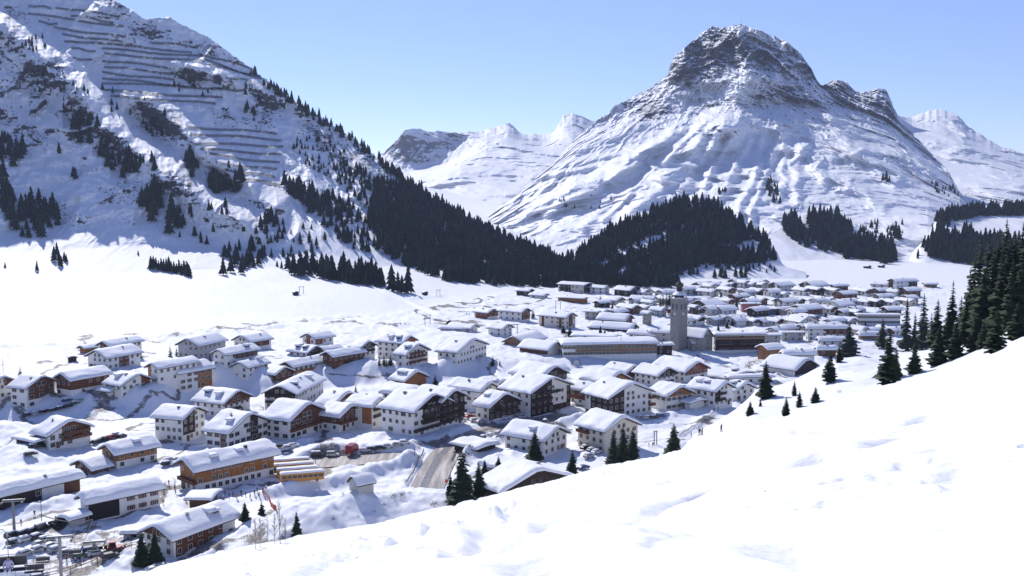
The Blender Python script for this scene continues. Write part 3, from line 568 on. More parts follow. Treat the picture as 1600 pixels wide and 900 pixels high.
def build_house(loc, yaw, W, D, h, side, label, cat='house', name='chalet', wall='w', clad=(), bal=(), win='n', pitch=20, T=0.9, near=2, nofw=(), chim=1, over=1.15, fs=None, ss=None, group=None, roofm=None, garage=None, omit=0.12, bare=0):
    NH[0] += 1; sd_ = NH[0]; rr = random.Random(sd_ * 31)
    r = empty(name, loc, yaw, label, cat, group); tp = math.tan(R(pitch))
    b = MB(); b.prism([(-W / 2, -4), (W / 2, -4), (W / 2, h), (0, h + W / 2 * tp), (-W / 2, h)], -D / 2, D / 2); b.build("wall", WM[wall], r)
    for c in clad: panel(W, D, h, tp, *c[:5], side).build("cladding", WM[c[5]], r)
    for q in bal: balcony(r, W, D, h, *q[:4], side, q[4])
    ox, oy = over, over * 1.15; th = 0.3
    zf = lambda x: h + (W / 2 - np.abs(x)) * tp
    b = MB(); w2_ = W / 2 + ox
    b.prism([(-w2_, float(zf(w2_))), (0, float(zf(0))), (w2_, float(zf(w2_))), (w2_, float(zf(w2_)) + th), (0, float(zf(0)) + th), (-w2_, float(zf(w2_)) + th)], -D / 2 - oy, D / 2 + oy)
    roof = b.build("roof", roofm or M_roof, r)
    nx, ny = ((26, 20), (14, 12), (10, 7))[2 - near] if near < 3 else (34, 28)
    T = T * (.78 if near > 1 else .62 if near else .45)
    zz = lambda x: h + th + W / 2 * tp - (np.sqrt(x * x + 0.10) - 0.31) * tp
    V, Fs = snowcap((w2_ + 0.22) * 2, (D / 2 + oy + 0.2) * 2, zz, T, sd_, nx, ny); mk("roof_snow", V, Fs, M_snow, roof, smooth=True)
    for k in range(chim):
        cx = rr.choice((-1, 1)) * W * rr.uniform(0.1, 0.25); cy = D * rr.uniform(-0.25, 0.3); z = float(zf(cx)) + T
        b = MB(); cw = rr.uniform(0.35, 0.6); b.box(cx - cw, cx + cw, cy - cw * .8, cy + cw * .8, z - T - 0.5, z + rr.uniform(0.3, 0.8)); ch = b.build("chimney", M_stone if rr.random() < .5 else M_dmetal, roof)
        zt = z + 0.82; b = MB(); b.box(cx - cw - .12, cx + cw + .12, cy - cw * .8 - .12, cy + cw * .8 + .12, zt, zt + 0.08); b.bar((cx, cy, z), (cx, cy, zt), cw * 0.5); b.build("chimney_cap", M_dmetal, ch)
    if near >= 2 and W > 8 and rr.random() < .5:
        for k in range(rr.choice((1, 2))):
            dx = side * W * rr.uniform(.2, .27); dy = D * rr.uniform(-.3, .3); z = float(zf(dx)) + th; b = MB(); b.box(dx - 1.3, dx + 1.3, dy - 1, dy + 1, z - .8, z + 1.15); do = b.build("dormer", rr.choice((M_roof, WM[wall])), roof)
            V, Fs = snowcap(3.6, 3.0, lambda x: z + 1.15 + 0 * x, .7, sd_ + 9 + k, 9, 8); mk("dormer_snow", [(v[0] + dx, v[1] + dy, v[2]) for v in V], Fs, M_snow, do, smooth=True)
    ns = max(1, int(round((h - 0.3) / 2.85))); sh = h / ns
    if win:
        dens = (5.2, 3.7, 3.0, 2.9)[near]; ns = max(1, int(round((h - 0.3) / 2.85))); sh = h / ns
        cf = fs if fs is not None else max(1, int(W / dens)); cs = ss if ss is not None else max(1, int(D / (dens * 1.1)))
        if near == 0: ns = min(ns, 2); sh = h / ns
        def w_(x, z, rot, y, kk):
            if rr.random() < omit: return
            k = win if not isinstance(win, (list, tuple)) else rr.choice(win)
            put("window", WIN[k], r, (x, y, z) if rot == 0 else (y, x, z), rot, (1.5, 1, 1.25) if near == 0 else None)
        offf = 0.075; 
        for s in range(ns):
            z = sh * (s + 0.55)
            for c in range(cf):
                x = -W / 2 + W * (c + 0.5) / cf
                if garage and s == 0 and garage[0] == 'f' and garage[1] <= (c + .5) / cf <= garage[2]: continue
                if 'f' not in nofw: w_(x, z, 0, -D / 2 - offf, 0)
            for c in range(cs):
                y = -D / 2 + D * (c + 0.5) / cs
                if garage and garage[0] == 's' and garage[1] <= (c + .5) / cs <= garage[2] and s < garage[3]: continue
                if 's' not in nofw: w_(y, z, R(90) * side, side * (W / 2 + offf), 0)
        if W * tp / 2 > 2.0 and 'f' not in nofw:
            for x in ((-1.3, 1.3) if W > 9 else (0,)): w_(x, h + 0.75, 0, -D / 2 - offf, 0)
        if near >= 2:
            put("door", DOOR, r, (W * 0.28 * rr.choice((-1, 1)), -D / 2 - 0.1, 0.0))
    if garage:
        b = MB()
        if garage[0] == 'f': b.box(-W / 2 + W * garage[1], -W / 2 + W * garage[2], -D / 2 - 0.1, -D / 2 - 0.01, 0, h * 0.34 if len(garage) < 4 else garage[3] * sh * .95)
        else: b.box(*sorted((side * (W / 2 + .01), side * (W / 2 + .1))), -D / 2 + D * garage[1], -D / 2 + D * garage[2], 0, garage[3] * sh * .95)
        b.build("opening_shade_panel", mat("painted_inside_shade", (0.02, 0.018, 0.018), 0.9), r)  # flat panel on the closed wall; shade of the inside is put into its colour
    return r
def house(cx, cy, wl, wr, t, hp, g, label, cat='house', name='chalet', dz=0, tree=None, hm=None, **kw):
    kw['cat'] = cat; kw['name'] = name
    N = hit(cx, cy, tree or B_val); 
    if N is None: print("MISS", cx, cy, label); return
    depth = N.y * CP + (H - N.z) * SP; t = R(t)
    uL = float(at(cx - wl, cy, 1)[0]); uR = float(at(cx + wr, cy, 1)[0]); t = t + math.atan(N.x / N.y)
    a = (N.x - uL * N.y) / (math.cos(t) + uL * math.sin(t)); b = (uR * N.y - N.x) / (math.sin(t) - uR * math.cos(t))
    a = min(max(a, 3), 60); b = min(max(b, 3), 75); h = hm or hp * depth / F
    dL = Vector((-math.cos(t), math.sin(t), 0)); dR = Vector((math.sin(t), math.cos(t), 0))
    C_ = N + dL * a / 2 + dR * b / 2; C_.z = N.z + dz
    if g == 'R': W_, D_, yaw, side = b, a, math.atan2(dR.y, dR.x), -1
    else: W_, D_, yaw, side = a, b, math.atan2(-dL.y, -dL.x), 1
    nr = kw.pop('near', 2 if N.y < 520 else (1 if N.y < 760 else 0))
    if 'pitch' not in kw: kw['pitch'] = min(24, math.degrees(math.atan(9.5 / max(W_, 1))))
    OCC.append((C_.x, C_.y, max(W_, D_) / 2 + 1))
    return build_house(C_, yaw, W_, D_, h, side, label, near=nr, **kw)
OCC = []
up = lambda m, z=0.45: (('f', 0, 1, z, 2, m), ('s', 0, 1, z, 1, m))
tri = lambda m, z=0.82: (('f', 0.0, 1, z, 2, m),)
h_ = house
# --- lower left quarter
h_(76, 703, 21, 66, 58, 23, 'R', "chalet with white base and brown balconied gable above the old village street", clad=[('f', .33, 1, .4, 2, 'b')], bal=[('f', .3, 1, .42, 'b'), ('f', .33, .97, .8, 'b')], win='L', T=1.3)
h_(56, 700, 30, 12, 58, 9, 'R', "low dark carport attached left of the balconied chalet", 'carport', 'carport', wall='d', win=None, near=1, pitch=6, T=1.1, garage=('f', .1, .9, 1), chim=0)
h_(183, 733, 22, 63, 64, 24, 'L', "orange-sided chalet with white ground floor just above the lift station", clad=up('o', .5), T=1.4, win='n')
h_(146, 742, 28, 24, 58, 9, 'L', "small brown shed against the left end of the orange-sided chalet", 'shed', 'shed', wall='b', near=1, T=1.1, chim=0)
h_(-40, 808, 10, 167, 66, 24, 'L', "long dark wooden building with wavy roof snow and a white door bay", clad=[('f', 0, 1, 0, 2, 'd'), ('s', 0, .62, 0, 1, 'd'), ('s', .84, 1, 0, 1, 'b')], T=2.0, nofw='f', ss=6, fs=1, omit=.4)
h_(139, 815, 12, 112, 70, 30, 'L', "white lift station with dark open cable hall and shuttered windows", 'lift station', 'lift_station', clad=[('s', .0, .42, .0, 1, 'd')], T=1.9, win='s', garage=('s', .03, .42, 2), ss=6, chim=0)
h_(272, 872, 45, 97, 50, 31, 'L', "brown-sided chalet with white gable at the bottom beside the fenced road", clad=[('s', .03, .78, 0, 1, 'b'), ('f', 0, 1, .95, 2, 'b')], T=1.5, win='n', ss=6)
h_(308, 771, 25, 121, 62, 38, 'L', "large orange-brown timber hotel with white ground floor and long smooth snow roof", 'hotel', 'hotel', clad=up('o', .38), T=1.9, over=1.6, ss=12, win='n', omit=.25, bal=[('f', 0, 1, .38, 'b')])
h_(326, 788, 30, 14, 20, 8, 'R', "little snow-roofed kiosk standing in front of the orange-brown hotel", 'kiosk', 'kiosk', wall='b', win='w', T=.9, near=1, pitch=8, chim=0)
h_(112, 826, 8, 22, 60, 15, 'L', "grey control cabin with a steep block of snow beside the cable hall", 'cabin', 'cabin', wall='g', win=None, T=1.6, near=1, pitch=12, chim=0)
h_(221, 838, 24, 5, 15, 6, 'R', "small snow-covered hut between the lift station and the brown-sided chalet", 'hut', 'hut', wall='g', win='b', T=1.2, near=1, pitch=8, chim=0)
h_(38, 925, 60, 3, 25, 26, 'R', "cream hut with a deep square snow roof in the bottom left corner", 'hut', 'hut', wall='c', win='g', T=1.5, chim=1, pitch=14)
# --- left, upper terrace
h_(42, 639, 24, 47, 48, 33, 'R', "white chalet with one square brown gable panel facing the parked cars", clad=[('f', .07, .93, .38, 2, 'b')], win='w', fs=3)
h_(-14, 628, 20, 36, 50, 26, 'R', "white house cut by the left picture edge on the upper terrace", clad=[('f', .6, 1, .8, 2, 'b')])
h_(112, 621, 23, 60, 55, 27, 'L', "brown barn-like guest house with white base and plain snow roof", clad=up('b', .42), omit=.35, T=1.4)
h_(168, 579, 30, 52, 50, 20, 'L', "low annex of white rooms under the tall white hotel on the meadow edge", clad=[('s', .35, .65, .1, 1, 'b')], win='n')
h_(172, 566, 16, 50, 50, 26, 'L', "tall white hotel with brown tower gable at the edge of the snow meadow", 'hotel', 'hotel', clad=[('f', .1, .8, 0, 2, 'b')], win=['n', 'w'])
h_(133, 552, 8, 20, 55, 8, 'L', "small orange hut left of the tall white hotel", 'hut', 'hut', wall='o', win=None, near=1, chim=0)
h_(190, 623, 24, 49, 55, 21, 'R', "white chalet with a brown panel on the right half of its gable", clad=[('f', .64, .92, .1, 2, 'b')], win='n')
h_(172, 620, 16, 14, 50, 9, 'R', "low snow-roofed annex left of the chalet with the half-brown gable", 'annex', 'annex', win='n', chim=0, near=1)
h_(248, 600, 16, 60, 52, 25, 'L', "white house standing behind the house with the orange side panel", clad=[('f', .0, .3, .1, 2, 'o')], chim=0)
h_(281, 612, 24, 51, 52, 29, 'L', "white house with a bright orange panel on the right of its long side", clad=[('s', .55, 1, 0, 1, 'o'), ('f', .3, .5, .3, 2, 'r')], win='w', T=1.3)
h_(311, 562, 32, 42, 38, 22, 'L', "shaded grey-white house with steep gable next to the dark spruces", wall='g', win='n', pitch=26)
h_(392, 547, 26, 32, 48, 13, 'L', "white house with brown long wall in the back row near the meadow", clad=[('s', .1, .9, .3, 1, 'b')])
h_(353, 575, 19, 50, 48, 21, 'L', "white house with brown strip under the eaves right of the shaded grey house", clad=[('s', .3, 1, .55, 1, 'b')])
h_(388, 593, 24, 31, 38, 19, 'L', "white house with small square windows above the large snow mound", win='n')
h_(430, 594, 12, 26, 45, 9, 'R', "small snow-laden chalet tucked left of the balconied orange inn", wall='b', chim=0)
h_(459, 592, 19, 60, 45, 19, 'L', "inn with orange balconies along its side above the snow bank", 'inn', 'inn', clad=[('f', 0, 1, .45, 2, 'b'), ('s', .7, 1, .3, 1, 'o')], bal=[('s', 0, .7, .5, 'o'), ('f', .1, .9, .5, 'o')])
h_(480, 560, 28, 24, 45, 9, 'R', "low house with dark gable under deep snow behind the balconied inn", wall='w', clad=tri('d', .4))
h_(493, 541, 20, 28, 48, 12, 'L', "farthest house at the meadow end with red-brown corner", clad=[('f', .3, .6, .2, 2, 'r'), ('s', 0, .4, .2, 1, 'r')])
h_(508, 556, 10, 24, 50, 9, 'L', "small orange-gabled chalet behind the brown long house", clad=tri('o', .4))
h_(521, 577, 16, 48, 50, 20, 'L', "brown long house with a balcony row facing the snow bank", wall='b', bal=[('s', .35, .95, .35, 'd')], T=1.2)
h_(563, 558, 12, 23, 45, 15, 'R', "chalet with dark balconied gable between the brown long house and the spruces", clad=tri('d', .8), bal=[('f', .1, .9, .5, 'd')])
h_(628, 560, 38, 21, 35, 24, 'R', "tall white house with red-brown gable behind four dark spruces", clad=[('f', 0, 1, .55, 2, 'r')], win='n')
h_(633, 575, 14, 36, 40, 21, 'R', "white chalet with three tiers of brown gable balconies", bal=[('f', .15, .85, .3, 'b'), ('f', .15, .85, .62, 'b'), ('f', .2, .8, .92, 'b')])
h_(714, 573, 30, 46, 30, 22, 'R', "broad white guest house with plain windowed gable and twin chimneys", chim=2, win='n', T=1.2)
# --- centre left, lower rows
h_(286, 692, 43, 35, 38, 38, 'R', "tall white apartment house with slanting dark gable panel", 'apartment house', 'apartment_house', clad=[('f', .02, .55, .3, 2, 'd')], win='n', ss=5)
h_(349, 654, 44, 42, 42, 24, 'R', "white house with wide brown gable triangle below the snow mound", clad=tri('b', .8), bal=[('f', .15, .6, .42, 'd')])
h_(357, 702, 34, 62, 42, 26, 'R', "white house with black timber strips right behind the long orange-brown hotel", clad=[('f', .55, .75, 0, 2, 'd'), ('s', .1, .35, 0, 1, 'b')], win='w', T=1.3)
h_(462, 642, 48, 44, 22, 27, 'L', "white house with wide dark balcony gable facing left", clad=[('f', .0, 1, .75, 2, 'd'), ('f', .65, 1, .2, 1, 'd')], bal=[('f', .05, .6, .45, 'd'), ('f', .05, .9, .8, 'd')])
h_(453, 688, 40, 53, 40, 31, 'R', "white-sided house with big red-brown gable above a row of glazed doors", clad=[('f', .02, 1, .42, 2, 'b')], bal=[('f', 0, 1, .42, 'b')], win='w', T=1.4)
h_(530, 675, 28, 34, 40, 24, 'R', "compact chalet with brown upper storeys on a white base beside the yard", clad=up('b', .5), T=1.4, bal=[('f', 0, 1, .5, 'b')])
h_(581, 670, 37, 22, 36, 35, 'R', "narrow white house with an orange-yellow panel left of the large corner hotel", clad=[('s', .0, .4, .2, 1, 'o')], bal=[('f', .1, .9, .5, 'd'), ('f', .1, .9, .8, 'd')], nofw='s', T=1.3)
h_(520, 650, 24, 42, 40, 16, 'R', "low brown house whose snow roof shows behind the compact chalet", wall='b', T=1.2)
h_(646, 683, 50, 58, 40, 40, 'R', "large corner hotel with white side and dark tiered balcony gable at the road junction", 'hotel', 'hotel', clad=[('f', .25, 1, .4, 2, 'd'), ('f', 0, 1, 1.0, 2, 'd')], bal=[('f', .22, 1, .42, 'd'), ('f', .22, 1, .68, 'd'), ('f', .3, .85, .98, 'd'), ('f', 0, 1, .2, 'd')], T=1.1, win=['n', 'n', 'w'], ss=5)
h_(690, 669, 44, 36, 40, 42, 'R', "tall dark wing rising behind the large corner hotel", 'hotel', 'hotel', clad=up('d', .15), bal=[('f', 0, 1, .4, 'd'), ('f', 0, 1, .7, 'd')], T=1.2)
h_(640, 642, 42, 26, 40, 24, 'R', "white house mostly hidden by its snow roof behind the corner hotel", T=1.3)
h_(632, 608, 20, 34, 45, 13, 'R', "small orange chalet with stepped snow roof in the bank hollow", wall='o', T=1.3, win=None, chim=1)
h_(751, 640, 48, 24, 36, 29, 'R', "white house with a folded snow roof and red shutters", win=['n', 's'], T=1.4)
h_(772, 622, 6, 24, 50, 18, 'R', "red-brown wooden annex right of the red-shuttered house", 'annex', 'annex', wall='r', T=1.2)
h_(764, 657, 20, 45, 42, 21, 'R', "small dark chalet with split snow roof by the road junction", wall='w', clad=[('f', 0, 1, 0, 2, 'd')], bal=[('f', .1, .9, .5, 'd')], T=1.4)
h_(829, 652, 45, 62, 42, 38, 'R', "five-storey hotel half black timber half white with round balconies", 'hotel', 'hotel', clad=[('f', 0, .52, 0, 2, 'd'), ('f', 0, 1, 0, .3, 'd'), ('f', .9, 1, 0, 1, 'd')], bal=[('f', .05, .5, .35, 'd'), ('f', .05, .5, .6, 'd'), ('f', .2, .7, .85, 'd')], win='n', T=1.1, fs=7)
h_(845, 610, 46, 40, 42, 20, 'R', "rear wing with snow-heaped dormers behind the half-timber hotel", T=1.4, clad=tri('d', .5))
h_(838, 594, 14, 48, 52, 10, 'L', "brown-gabled chalet under rippled snow below the long riding hall", clad=up('b', .3), T=1.4)
h_(925, 636, 36, 20, 38, 24, 'R', "brown-sided house left of the black and white gable building", clad=[('s', 0, 1, .35, 1, 'b'), ('f', 0, 1, .3, 2, 'b')], T=1.3)
h_(950, 656, 36, 68, 48, 34, 'R', "white gable building with a black timber corner and rows of small windows", 'apartment house', 'apartment_house', clad=[('f', 0, .36, 0, 2, 'd'), ('s', 0, .75, 0, 1, 'd')], win='n', fs=8, T=1.2, bal=[('f', .92, 1.05, .35, 'b'), ('f', .92, 1.05, .7, 'b')])
h_(944, 709, 41, 52, 46, 36, 'R', "cream four-storey house with brown corner balcony behind the three spruces", wall='c', bal=[('s', .55, 1, .72, 'b')], T=1.5, win='n')
h_(1041, 643, 26, 40, 48, 24, 'R', "white house with bright orange gable triangle", clad=[('f', .03, .97, .92, 2, 'o')], win='g', fs=5, T=1.4)
h_(1117, 637, 40, 27, 36, 26, 'R', "white house with dark corner balcony at the foot of the ski slope", bal=[('f', 0, .5, .4, 'd'), ('f', 0, .5, .75, 'd')], clad=[('f', 0, .3, .3, 1, 'd')], T=1.3)
h_(1078, 640, 4, 22, 40, 10, 'R', "snow-buried garage between the orange-gabled and corner-balcony houses", 'garage', 'garage', T=1.6, win=None, chim=0, near=1, pitch=8)
h_(1150, 597, 16, 26, 45, 11, 'R', "small white house with flat snow roof right of the shaded church roofs", pitch=10)
h_(1148, 627, 13, 30, 45, 17, 'R', "white house partly hidden by the slope right of the corner-balcony house", T=1.2)
h_(1027, 604, 35, 28, 40, 17, 'R', "white house with dark gable and two snow dormers", clad=tri('d', .75), chim=2)
h_(1070, 597, 50, 35, 40, 16, 'R', "long house with red-brown gable below the church", clad=tri('r', .6), T=1.3)
h_(978, 598, 32, 22, 40, 16, 'R', "chalet with hipped-looking snow roof and dark gable right below the hall", clad=tri('d', .3), T=1.4)
h_(948, 612, 38, 34, 40, 14, 'R', "chalet with orange gable and snowed-in dormer left of the dark gable chalet", clad=tri('o', .5), T=1.4)
h_(849, 714, 60, 36, 35, 26, 'R', "white house with five small gable windows below the road bank", win='n', T=1.3, fs=4)
h_(784, 800, 30, 106, 56, 34, 'R', "dark chalet with orange window strip nearest the foreground slope", wall='d', clad=[('f', .35, .6, .3, .9, 'o')], T=1.3, over=1.6, win='b', near=3, pitch=19)
h_(800, 745, 46, 20, 40, 8, 'R', "flat snow-buried roof below the road bank left of the five-window house", 'garage', 'garage', T=1.6, win=None, chim=0, pitch=5, wall='g')
h_(744, 706, 34, 30, 45, 4, 'R', "bluish shaded snow roof of a sunken garage beside the main road", 'garage', 'garage', T=1.3, win=None, chim=0, pitch=5, wall='d')
h_(560, 772, 14, 24, 60, 14, 'L', "tiny grey hut leaning in the ploughed snow bank", 'hut', 'hut', wall='g', T=.35, win=None, pitch=38, chim=0, near=1, over=.5)
# --- middle distance
h_(762, 498, 21, 16, 45, 9, 'R', "small red-brown and white farmhouse alone on the meadow rise", wall='w', clad=[('s', 0, .9, 0, 1, 'r'), ('f', 0, 1, .3, 2, 'b')])
h_(815, 503, 36, 13, 35, 15, 'R', "white apartment house with brown end balconies on the meadow rise", clad=[('f', 0, 1, .2, 2, 'b')], near=1)
h_(884, 514, 42, 15, 35, 18, 'R', "cream apartment house with two brown stair strips", wall='c', clad=[('s', .15, .25, 0, 1, 'b'), ('s', .8, .9, 0, 1, 'b'), ('f', .3, .7, .2, 2, 'b')], near=1)
h_(785, 526, 22, 15, 35, 12, 'R', "small plain white house below the white apartment house", near=1)
h_(735, 520, 34, 11, 35, 7, 'R', "low white farmstead with dark gable on the open meadow", near=1)
h_(735, 519, 47, 1, 15, 5, 'R', "flat stable building left of the low white farmstead", 'stable', 'stable', win=None, chim=0)
h_(818, 541, 30, 34, 30, 5, 'L', "brown-gabled barn half buried in snow above the white guest house", 'barn', 'barn', wall='t', win=None, pitch=28, chim=0, T=1)
h_(856, 556, 44, 24, 35, 9, 'R', "low hall with broad snow roof left of the long riding hall", 'hall', 'hall', clad=[('s', 0, 1, .2, 1, 'b')], win=None, T=1.2, chim=0)
h_(880, 558, 8, 146, 80, 19, 'L', "long low sports hall with dark window band facing the snow field", 'sports hall', 'sports_hall', wall='w', clad=[('s', .13, 1, .25, 1, 't')], T=1.5, near=2, ss=22, win='w', omit=.05, pitch=9, chim=0)
h_(1015, 554, 5, 35, 70, 14, 'L', "black timber wing at the right end of the long sports hall", 'annex', 'annex', wall='d', T=1.2, pitch=12)
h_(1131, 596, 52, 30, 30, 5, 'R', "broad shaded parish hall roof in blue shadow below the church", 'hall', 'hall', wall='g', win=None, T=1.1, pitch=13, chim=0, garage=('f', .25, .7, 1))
h_(1118, 550, 4, 76, 74, 27, 'L', "long dark hotel with three balcony bands right of the church", 'hotel', 'hotel', wall='w', clad=[('s', 0, 1, .1, .93, 'd')], bal=[('s', 0, 1, .25, 'd'), ('s', 0, 1, .5, 'd'), ('s', 0, 1, .75, 't')], near=1, ss=14, T=1.2, pitch=8)
h_(1192, 546, 4, 27, 74, 22, 'L', "pale end block joined to the long dark hotel", 'hotel', 'hotel', wall='g', near=1, pitch=10)
h_(1200, 562, 16, 22, 50, 16, 'L', "orange wooden chalet in front of the pale hotel block", wall='o', T=1.3)
h_(1226, 572, 5, 46, 70, 18, 'L', "house buried under a huge plain white roof right of the orange wooden chalet", T=2.2, win=None, chim=2)
h_(1242, 588, 50, 33, 32, 10, 'R', "dark brown gabled house half sunk behind the slope crest", wall='w', clad=[('f', 0, 1, 0, 2, 'd')], T=1.5, near=1, win=None)
h_(1140, 602, 4, 66, 70, 12, 'L', "long low white row of rooms above the slope foot", T=1.4, near=1, pitch=8)
h_(1262, 532, 4, 62, 72, 19, 'L', "white house with brown right half and thick snow slab", clad=[('s', .45, 1, .5, 1, 'b')], T=1.8, near=1)
h_(1282, 541, 4, 37, 72, 9, 'L', "low snow-slab house in front of the white and brown house", T=2)
h_(1279, 556, 3, 27, 72, 10, 'L', "small brown house left of the slope spruces under thick snow", wall='b', T=2)
h_(1250, 516, 20, 27, 45, 13, 'R', "white house with leaning gable in the crowded centre", near=1)
h_(1222, 533, 3, 33, 72, 13, 'L', "grey flat-roofed shop building in the crowded centre", wall='g', pitch=8)
h_(1255, 494, 21, 30, 42, 10, 'L', "wide brown barn gable right of the red building", wall='b', near=1)
h_(1312, 489, 26, 22, 35, 11, 'L', "wide white gable with two window rows toward the right trees", near=1)
h_(1336, 493, 12, 13, 45, 9, 'L', "brown gable just right of the wide white gable", wall='b')
h_(1160, 488, 3, 27, 74, 13, 'L', "faded red cube-like building in the far centre", wall='p', pitch=8)
h_(1194, 492, 2, 22, 74, 9, 'L', "slate-blue flat building right of the faded red building", wall='u', pitch=5, T=.5)
h_(1225, 481, 17, 22, 42, 9, 'L', "white gable with dark apex right behind the slate-blue building", clad=tri('d', 1))
h_(1150, 472, 12, 21, 45, 8, 'L', "brown gable house behind the faded red building", wall='b')
h_(1219, 456, 18, 22, 42, 9, 'L', "leftmost of the three large chalets on the far open field", clad=[('f', 0, .5, 0, 2, 'd'), ('f', .75, 1, 0, 2, 'd')], near=1)
h_(1270, 457, 21, 24, 42, 10, 'L', "middle of the three large chalets on the far open field", clad=[('f', 0, .3, 0, 2, 'd'), ('f', .5, .8, 0, 2, 'd')], near=1)
h_(1303, 456, 6, 22, 50, 9, 'L', "rightmost and darkest of the three large chalets on the far open field", wall='d', near=1)
h_(1318, 468, 16, 21, 42, 8, 'L', "grey-brown gable below the darkest far-field chalet", wall='b')
h_(1107, 491, 28, 26, 42, 12, 'L', "twin-gabled dark and white hotel right behind the church tower", 'hotel', 'hotel', clad=up('d', .6), bal=[('s', 0, 1, .5, 'd')], near=1)
h_(1400, 451, 12, 33, 48, 11, 'L', "dark and white hotel standing alone far right on the field", 'hotel', 'hotel', clad=[('f', 0, .6, 0, 2, 'd'), ('s', .6, 1, 0, 1, 'd')], near=1)
h_(1384, 449, 24, 4, 20, 4, 'R', "low white stable left of the lone dark and white hotel", 'stable', 'stable')
h_(1446, 449, 3, 18, 72, 5, 'L', "brown hay barn right of the lone dark and white hotel", 'barn', 'barn', wall='t', win=None, chim=0)
h_(1340, 507, 3, 66, 74, 15, 'L', "modern white office block with a continuous window band", 'office block', 'office_block', near=1, pitch=5, ss=14, win='w', omit=0)
h_(1345, 531, 4, 28, 70, 7, 'L', "tan wooden house between the spruces below the office block", wall='t', T=1.8)
h_(1375, 474, 14, 22, 45, 10, 'L', "brown gable with white sides above the office block", clad=[('f', .2, .8, 0, 2, 'b')])
h_(1420, 476, 14, 14, 45, 10, 'L', "dark gable close to the right-hand spruces above the office block", wall='b')
h_(912, 459, 40, 14, 30, 13, 'R', "yellowish white hotel at the forest edge", 'hotel', 'hotel', wall='c', clad=[('s', .5, .95, .1, 1, 'd'), ('f', .0, 1, .1, 2, 'd')], bal=[('s', 0, .45, .5, 'c')], near=1, pitch=10)
h_(912, 475, 40, 6, 22, 8, 'R', "long pale orange building below the yellowish hotel", wall='o', win=None, pitch=8, T=1.2)
h_(826, 463, 19, 7, 32, 8, 'R', "dark hut at the forest edge where the meadow ends", 'hut', 'hut', wall='d')
h_(850, 466, 22, 6, 30, 4, 'R', "low white hut right of the dark forest-edge hut", 'hut', 'hut')
h_(944, 460, 22, 8, 32, 10, 'R', "white house right of the yellowish forest-edge hotel")
h_(984, 463, 24, 16, 36, 9, 'R', "dark house with two snow roofs below the knoll forest", wall='d')
h_(1006, 465, 10, 14, 40, 8, 'R', "white house right of the dark double-roofed house")
h_(1020, 476, 34, 4, 18, 9, 'R', "long grey building left of the church tower top", wall='g', near=1)
h_(932, 500, 18, 4, 20, 12, 'R', "grey flat block behind the sports hall", wall='g', pitch=4)
h_(976, 507, 42, 12, 22, 6, 'R', "house with snow-rounded dark eave in the middle of the centre", wall='b', T=1.5)
h_(985, 520, 64, 10, 20, 5, 'R', "long low house with scalloped snow edge behind the sports hall", wall='d', T=1.6)
h_(960, 533, 66, 4, 10, 5, 'R', "flat snow roof directly behind the sports hall", win=None, T=1.6, pitch=5, chim=0)
h_(1022, 533, 40, 6, 22, 9, 'R', "orange-ended house with snow slab left of the church tower", clad=[('s', 0, .5, 0, 1, 'o')], T=1.6)
h_(1012, 508, 8, 6, 40, 18, 'R', "narrow stone-grey house with one curved snow roof left of the church", wall='s', T=1.3)
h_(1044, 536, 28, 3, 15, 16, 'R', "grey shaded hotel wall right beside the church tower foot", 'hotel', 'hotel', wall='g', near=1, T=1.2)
h_(1085, 498, 8, 6, 40, 18, 'R', "dark shaded gable touching the church tower on its right", wall='d')
# --- crowded far centre, filled row by row
rowdef = [(452, 1090, 1200, 12, 'topmost row of the far village'), (463, 960, 1430, 20, 'second row of the far village'), (478, 925, 1440, 20, 'third row of the far village'),
          (494, 930, 1400, 20, 'fourth row of the far village'), (508, 1075, 1330, 18, 'fifth row of the far village'), (523, 1200, 1400, 14, 'sixth row of the far village')]
ordn = "first second third fourth fifth sixth seventh eighth ninth tenth eleventh twelfth thirteenth fourteenth fifteenth sixteenth seventeenth eighteenth nineteenth twentieth".split()
rr = random.Random(5)
for (y, x0, x1, n, rown) in rowdef:
    k = 0
    for i in range(n):
        cx = x0 + (x1 - x0) * (i + 0.5) / n + rr.uniform(-6, 6); cy = y + rr.uniform(-3, 3); N = hit(cx, cy, B_val)
        if N is None: continue
        g = rr.choice('LR'); wl, wr = (rr.uniform(9, 15), rr.uniform(14, 22)) if g == 'L' else (rr.uniform(14, 24), rr.uniform(8, 13))
        if any(math.hypot(N.x - o[0], (N.y - o[1]) * 0.8) < o[2] * 0.6 + 2.5 for o in OCC): continue
        st = rr.choice(['white', 'white', 'cream', 'brown', 'dark timber', 'grey', 'brown-gabled white', 'white', 'dark-gabled white'])
        kw = dict(white=dict(), cream=dict(wall='c'), brown=dict(wall='b'), grey=dict(wall='g')).get(st, dict(wall='d') if st == 'dark timber' else dict(clad=tri('b' if st[0] == 'b' else 'd', rr.uniform(.3, .8))))
        h_(cx, cy, wl, wr, rr.uniform(35, 55), rr.uniform(6, 10), g, f"{st} house, {ordn[k]} from the left in the {rown}", T=rr.uniform(1.0, 1.5), **kw); k += 1
# small huts on the meadow and far field
for i, (x, y, w, l) in enumerate([(462, 461, 9, "lone dark hay hut on the meadow below the spruce row"), (664, 461, 8, "dark hay hut right of the two tall spruces on the meadow"), (1355, 419, 9, "left of the two tiny hay huts on the far right field"), (1377, 418, 8, "right of the two tiny hay huts on the far right field"), (113, 565, 14, "flat snow-covered hut roof on the meadow edge above the brown guest house"), (701, 507, 6, "little dark hut on the meadow above the low white farmstead")]):
    N = hit(x, y)
    s = N.y / F; b = build_house(N, R(30), w * s * .8, w * s, 2.2, -1, l, 'hut', 'hay_hut', wall='d', near=0, win=None, T=.7, chim=0, over=.5)

